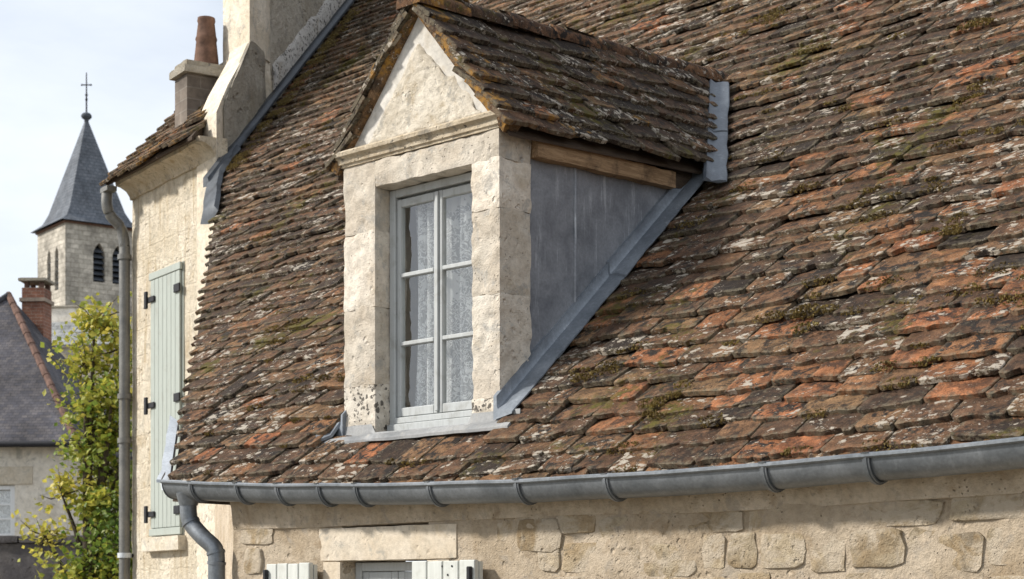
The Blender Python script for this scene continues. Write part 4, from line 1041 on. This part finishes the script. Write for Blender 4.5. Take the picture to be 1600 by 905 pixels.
opening(bv, bf, [box_vf((-2.28, -.5, 1.20), (-1.28, .22, 2.28), sx)], 'wall', 'farwall', hs)
w = build('window', [sx(p) for p in ((-2.27, .16, 1.21), (-1.29, .16, 1.21), (-1.29, .16, 2.27), (-2.27, .16, 2.27))], [[0, 1, 2, 3]], 'lace', hs)
for lo, hi in (((-2.27, .06, 1.21), (-2.18, .13, 2.27)), ((-1.40, .06, 1.21), (-1.29, .13, 2.27)), ((-2.18, .06, 2.18), (-1.40, .13, 2.27)), ((-2.18, .06, 1.21), (-1.40, .13, 1.28)), ((-1.83, .05, 1.28), (-1.76, .12, 2.18))): bar('frame', lo, hi, 'white', w, xf=sx, r=.01)
for z in (1.58, 1.88): bar('glazing_bar', (-2.18, .07, z - .02), (-1.40, .11, z + .02), 'white', w, xf=sx, r=.005)
for i in range(2):
    for k in range(3): pane('pane', (-2.175 + i * .42, .085, 1.285 + .3 * k), (-1.835 + i * .43, .092, 1.56 + .3 * k), w, xf=sx)
V, F = grid_box((-2.75, -.03, 2.29), (-.9, .1, 2.66), .2, .02, .01, 1.0); build('lintel', [sx(p) for p in V], F, 'quoin', hs, 50)
# steep roof; the right-hand hip runs from the ridge end down to the eave corner
ap = Vector((-2.50, 3.0, RZ)); U = []
rv_ = [sx((-6.2, -.25, EZ)), sx((.12, -.25, EZ)), sx(ap), sx((-2.54, 3.0, RZ)), sx((-6.2, 6.2, EZ)), sx((.12, 6.2, EZ)), sx((-6.2, -.25, EZ - .08)), sx((.12, -.25, EZ - .08)), sx((-6.2, 6.2, EZ - .08)), sx((.12, 6.2, EZ - .08))]
sl2 = math.hypot(3.25, RZ - EZ)
rr = build('roof', rv_, [[0, 1, 2, 3], [3, 2, 5, 4], [1, 5, 2], [0, 3, 4], [0, 6, 7, 1], [1, 7, 9, 5], [4, 5, 9, 8]], 'slate', hs, uv=[(0, 0), (6.3, 0), (3.7, sl2), (3.68, sl2), (0, 2 * sl2), (6.3, 2 * sl2), (0, 0), (9, 0), (0, 0), (9, 0)])
a, b = sx((.12, -.25, EZ)), sx(ap); 
for k in range(14):
    p, q = a.lerp(b, k / 14), a.lerp(b, (k + 1.15) / 14); vs, fs = tube([p, q], [.085, .07], 8); build('ridge_tile', vs, fs, 'redtile', rr, 40)
vs, fs = tube([sx((-6.2, -.25, EZ)), sx(ap)], .08, 8); build('ridge', vs, fs, 'slate', rr, 40)
vs, fs = tube([sx((-6.2, -.33, EZ - .03)), sx((.15, -.33, EZ - .03))], .065, 10); build('gutter', vs, fs, 'iron', hs, 40)
chx = lambda p: sx((p[0] - 2.12, p[1] + 3.75, p[2]))
cb = uvbox('chimney', (-.26, -.26, 4.4), (.24, .3, 6.98), 'brick', hs, chx)
V, F = grid_box((-.31, -.31, 6.66), (.29, .35, 6.75), .2, .01, .004, 1.0); build('chimney_band', [chx(p) for p in V], F, 'brick', cb, 50)
for (x, y) in ((-.22, -.22), (.12, -.22), (-.22, .18), (.12, .18)): bar('chimney_pier', (x, y, 6.98), (x + .1, y + .1, 7.12), 'redtile', cb, xf=chx)
V, F = grid_box((-.34, -.34, 7.12), (.32, .38, 7.20), .1, .03, .01, 1.0); build('chimney_cap', [chx(p) for p in V], F, 'gable', cb, 50)

gw = frame_at(-30, 27, -8)
gwall = thing('garden_wall', tuple(gw((1.5, 0, -ZC))), 'tall dark stone garden wall below the slate house', 'wall', kind='thing')
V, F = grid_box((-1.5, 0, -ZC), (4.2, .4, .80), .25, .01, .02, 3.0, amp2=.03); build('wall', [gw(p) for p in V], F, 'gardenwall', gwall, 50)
for k in range(8):
    V, F = grid_box((-1.5 + k * .71, -.06, .80), (-.80 + k * .71, .46, .92), .12, .03, .012, k * 1.0); build('coping_stone', [gw(p) for p in V], F, 'gardenwall', gwall, 50)

tw = 4.75; tx = frame_at(102, 110, 36)           # church tower: front corner, right face along x, left face along y
ct = thing('church_tower', tuple(tx((2, 2, -ZC))), 'square stone church tower with pointed slate spire and iron cross', 'church')
TZ = 23.6
def arch(cx, z0, z1, w, d0, d1, face):
    pts = [(cx - w / 2, z0), (cx + w / 2, z0), (cx + w / 2, z1 - w * .9)]
    for k in range(1, 6): t = k / 5; pts.append((cx + w / 2 * (1 - t ** 1.35), z1 - w * .9 * (1 - t) ** 1.25))
    for k in range(1, 6): t = 1 - k / 5; pts.append((cx - w / 2 * (1 - t ** 1.35), z1 - w * .9 * (1 - t) ** 1.25))
    n = len(pts); f = (lambda a, d, z: tx((a, d, z))) if face == 0 else (lambda a, d, z: tx((d, a, z)))
    V = [f(a, d0, z) for a, z in pts] + [f(a, d1, z) for a, z in pts]
    F = [list(range(n)), list(range(2 * n - 1, n - 1, -1))] + [[i, i + n, (i + 1) % n + n, (i + 1) % n] for i in range(n)]
    if face == 1: F = [q[::-1] for q in F]
    return V, F, pts
ops = [(0, 2.25, 19.95, 22.45, .80), (0, 3.55, 19.95, 22.45, .80), (1, 1.45, 19.4, 22.2, .62), (1, 2.75, 19.4, 22.2, .62)]
bv = [tx(p) for p in ((0, 0, -ZC), (tw, 0, -ZC), (tw, tw, -ZC), (0, tw, -ZC), (0, 0, TZ), (tw, 0, TZ), (tw, tw, TZ), (0, tw, TZ))]
tower = opening(bv, [[0, 3, 2, 1], [4, 5, 6, 7], [0, 1, 5, 4], [1, 2, 6, 5], [2, 3, 7, 6], [3, 0, 4, 7]], [arch(c_, z0_, z1_, w_, -.5, .55, fc)[:2] for fc, c_, z0_, z1_, w_ in ops], 'wall', 'churchstone', ct)
me = tower.data; l = me.uv_layers.new(name='UVMap'); ex0 = (tx((1, 0, 0)) - tx((0, 0, 0))); ey0 = (tx((0, 1, 0)) - tx((0, 0, 0)))
for lp in me.loops:
    p = me.vertices[lp.vertex_index].co; l.data[lp.index].uv = (p.dot(ex0) + p.dot(ey0), p.z)
for fc, c_, z0_, z1_, w_ in ops:
    f = (lambda p: tx(p)) if fc == 0 else (lambda p: tx((p[1], p[0], p[2])))
    bo = build('belfry_opening', [f((c_ - w_ / 2, .50, z0_)), f((c_ + w_ / 2, .50, z0_)), f((c_ + w_ / 2, .50, z1_)), f((c_ - w_ / 2, .50, z1_))], [[0, 1, 2, 3]], 'dark', ct)
    for k in range(6):
        z = z0_ + .15 + k * .36
        if z < z1_ - .5: build('louvre', [f(p) for p in ((c_ - w_ / 2, .12, z), (c_ + w_ / 2, .12, z), (c_ + w_ / 2, .42, z + .26), (c_ - w_ / 2, .42, z + .26), (c_ - w_ / 2, .12, z - .04), (c_ + w_ / 2, .12, z - .04), (c_ + w_ / 2, .42, z + .22), (c_ - w_ / 2, .42, z + .22))], [[0, 1, 2, 3], [4, 7, 6, 5], [0, 4, 5, 1], [3, 2, 6, 7]], 'churchslate', bo)
V, F = [], []
V, F = grid_box((-.10, -.10, TZ - .12), (tw + .1, tw + .1, TZ + .02), 9, 0, 0); build('string_course', [tx(p) for p in V], F, 'pot', ct)
# spire with splayed foot
lev = [(tw / 2 + .36, TZ + .02), (tw / 2 - .22, TZ + .48), (tw / 2 - .52, TZ + 1.1), (.06, 30.85)]; V, U = [], []
F = []
for i in range(4):
    o = len(V); cc = [(-1, -1), (1, -1), (1, 1), (-1, 1)]; (x0_, y0_), (x1_, y1_) = cc[i], cc[(i + 1) % 4]
    for h_, z_ in lev: V += [tx((tw / 2 + x0_ * h_, tw / 2 + y0_ * h_, z_)), tx((tw / 2 + x1_ * h_, tw / 2 + y1_ * h_, z_))]; U += [(-h_ + i * 9, z_), (h_ + i * 9, z_)]
    for k in range(3): F.append([o + 2 * k, o + 2 * k + 1, o + 2 * k + 3, o + 2 * k + 2])
build('spire', V, F, 'churchslate', ct, uv=U)
q = tx((tw / 2, tw / 2, 0))
vs, fs = tube([(q.x, q.y, z) for z in (30.7, 30.85, 30.9, 31.0, 31.13, 31.25, 31.31)], [.14, .16, .26, .34, .34, .24, .06], 14); build('spire_ball', vs, fs, 'churchslate', ct, 40)
vs, fs = tube([(q.x, q.y, 31.25), (q.x, q.y, 33.9)], [.06, .035], 8); cr_ = build('cross', vs, fs, 'iron', ct)
e = cam_pt(801, 110, 0) - cam_pt(800, 110, 0); e.normalize(); c_ = Vector((q.x, q.y, 33.1))
vs, fs = tube([c_ - e * .30, c_ + e * .30], .04, 8); build('cross_arm', vs, fs, 'iron', cr_)
for z in (32.1, 32.4): vs, fs = tube([(q.x, q.y, z), (q.x, q.y, z + .1)], .09, 8); build('cross_knop', vs, fs, 'iron', cr_)
for d in (-.30, .30): vs, fs = tube([c_ + e * (d - .04), c_ + e * (d + .04)], .065, 8); build('cross_knop', vs, fs, 'iron', cr_)
# side chapel in front of the tower
px_ = frame_at(56, 92, -6)
chap = thing('church_chapel', tuple(px_((1.5, 3, -ZC))), 'low grey chapel with pale parapet and stone slab roof below the church tower', 'chapel')
bar('parapet_wall', (0, 1.5, 12), (2.6, 2.2, 15.35), 'farwall', chap, xf=px_, r=0)
bar('parapet_coping', (-.1, 1.4, 15.35), (2.75, 2.3, 15.48), 'gable', chap, xf=px_, r=.03)
build('roof', [px_(p) for p in ((.25, 1.45, 14.6), (4.6, 1.45, 14.6), (4.6, -1.2, 13.0), (1.35, -1.2, 13.0), (.25, 1.45, 14.5), (4.6, 1.45, 14.5), (4.6, -1.2, 12.9), (1.35, -1.2, 12.9))], [[0, 3, 2, 1], [0, 4, 7, 3], [3, 7, 6, 2], [1, 2, 6, 5], [4, 5, 6, 7]], 'greyroof', chap, uv=[(0, 3), (4, 3), (4, 0), (1, 0)] * 2)
bar('wall', (1.0, -1.0, -ZC), (6.0, 1.5, 12.9), 'gable', chap, xf=px_, r=0)
build('lean_to_roof', [px_(p) for p in ((-.6, -.6, 13.9), (.9, -.6, 13.4), (1.5, -1.9, 11.2), (-.6, -1.9, 11.6), (-.6, .3, 11), (1.5, .3, 11))], [[0, 3, 2, 1], [1, 2, 5], [0, 4, 3], [0, 1, 5, 4]], 'redtile', chap)

# ================================================================== TREES
def tree(name, px, D, turn_z, blobs, nleaf, size, label, seed, mat='leaf', bias=.5, cat='tree'):
    rg = random.Random(seed); base = cam_pt(px, D, -ZC); ex = (cam_pt(px + 10, D, 0) - cam_pt(px, D, 0)).normalized(); ey = Vector((-ex.y, ex.x, 0))
    t = thing(name, tuple(base), label, cat)
    parts, top = [], base + Vector((0, 0, 1.5)); trunk = [base, base + Vector((.05, 0, .8)), base + Vector((-.03, .05, 1.9)), base + Vector((.04, 0, 3.2))]
    parts.append(tube(curve(trunk, 4), [.13 - .005 * i for i in range(13)], 8))
    V, F, A = [], [], []
    for (bx, by, bz, br, tone) in blobs:
        c = base + ex * bx + ey * by + Vector((0, 0, bz)); st = base + Vector((0, 0, min(bz * .55, 3.0)))
        mid = (st + c) / 2 + Vector((rg.uniform(-.15, .15), rg.uniform(-.15, .15), .1)); parts.append(tube(curve([st, mid, c], 3), [.055, .05, .045, .04, .032, .022, .012], 6))
        tw_ = []
        for _ in range(int(9 + 16 * br)):
            d = Vector((rg.gauss(0, 1), rg.gauss(0, 1), rg.gauss(.25, .8))).normalized(); ln = br * rg.uniform(.45, 1.5); tip = c + d * ln
            q = c + d * ln * .5 + Vector((0, 0, rg.uniform(-.05, .08))); parts.append(tube([c, q, tip], [.012, .008, .003], 4)); tw_.append((c, q, tip))
        for _ in range(int(nleaf * br * br)):
            a, m_, b = rg.choice(tw_); s_ = rg.uniform(.25, 1.05); p = (a.lerp(m_, s_ * 2) if s_ < .5 else m_.lerp(b, s_ * 2 - 1)) + Vector((rg.gauss(0, .08), rg.gauss(0, .08), rg.gauss(-.01, .08)))
            n = Vector((rg.gauss(0, .7), rg.gauss(0, .7), rg.uniform(.2, 1))).normalized(); u = n.orthogonal().normalized(); u = Matrix.Rotation(rg.uniform(0, 6.28), 3, n) @ u; w = n.cross(u); k = size * rg.uniform(.6, 1.25); o = len(V)
            V += [p, p + u * k * .45 + w * k * .36 + n * k * .08, p + u * k, p + u * k * .45 - w * k * .36 + n * k * .08]; F += [[o, o + 1, o + 2], [o, o + 2, o + 3]]
            A += [max(0, min(1, tone + rg.gauss(0, .17)))] * 4
    tv, tf = merge(parts); build('trunk', tv, tf, 'bark', t, 60); build('crown', V, F, mat, t, attrs={'rnd': A})
    return t
blobs = [(.10, 0, 5.85, .42, .72), (.42, .2, 5.55, .5, .62), (-.02, .1, 5.35, .35, .66), (.35, -.1, 4.95, .55, .52), (.05, .1, 4.65, .42, .5), (.55, .1, 4.4, .55, .42), (-.02, 0, 4.25, .34, .5), (.2, .2, 3.95, .5, .45), (.65, -.1, 3.8, .5, .4),
         (-.28, -.1, 3.65, .28, .78), (.1, -.2, 3.45, .42, .6), (.5, -.3, 3.3, .5, .22), (-.55, .1, 3.15, .26, .82), (.6, -.2, 2.85, .5, .25), (.25, -.1, 2.75, .42, .38), (-.1, -.2, 2.45, .42, .6), (.5, -.2, 2.35, .55, .5), (.15, -.3, 2.05, .5, .45), (-.35, -.3, 2.0, .40, .66), (.6, -.3, 1.9, .5, .55), (-.62, -.2, 1.72, .34, .75), (-.72, -.2, 1.95, .22, .8), (-.1, -.3, 1.55, .5, .5), (.4, -.2, 1.4, .5, .5)]
tree('garden_tree', 135, 22, 0, blobs, 2300, .095, 'yellowing green leafy tree beside the brown downpipe', 11)
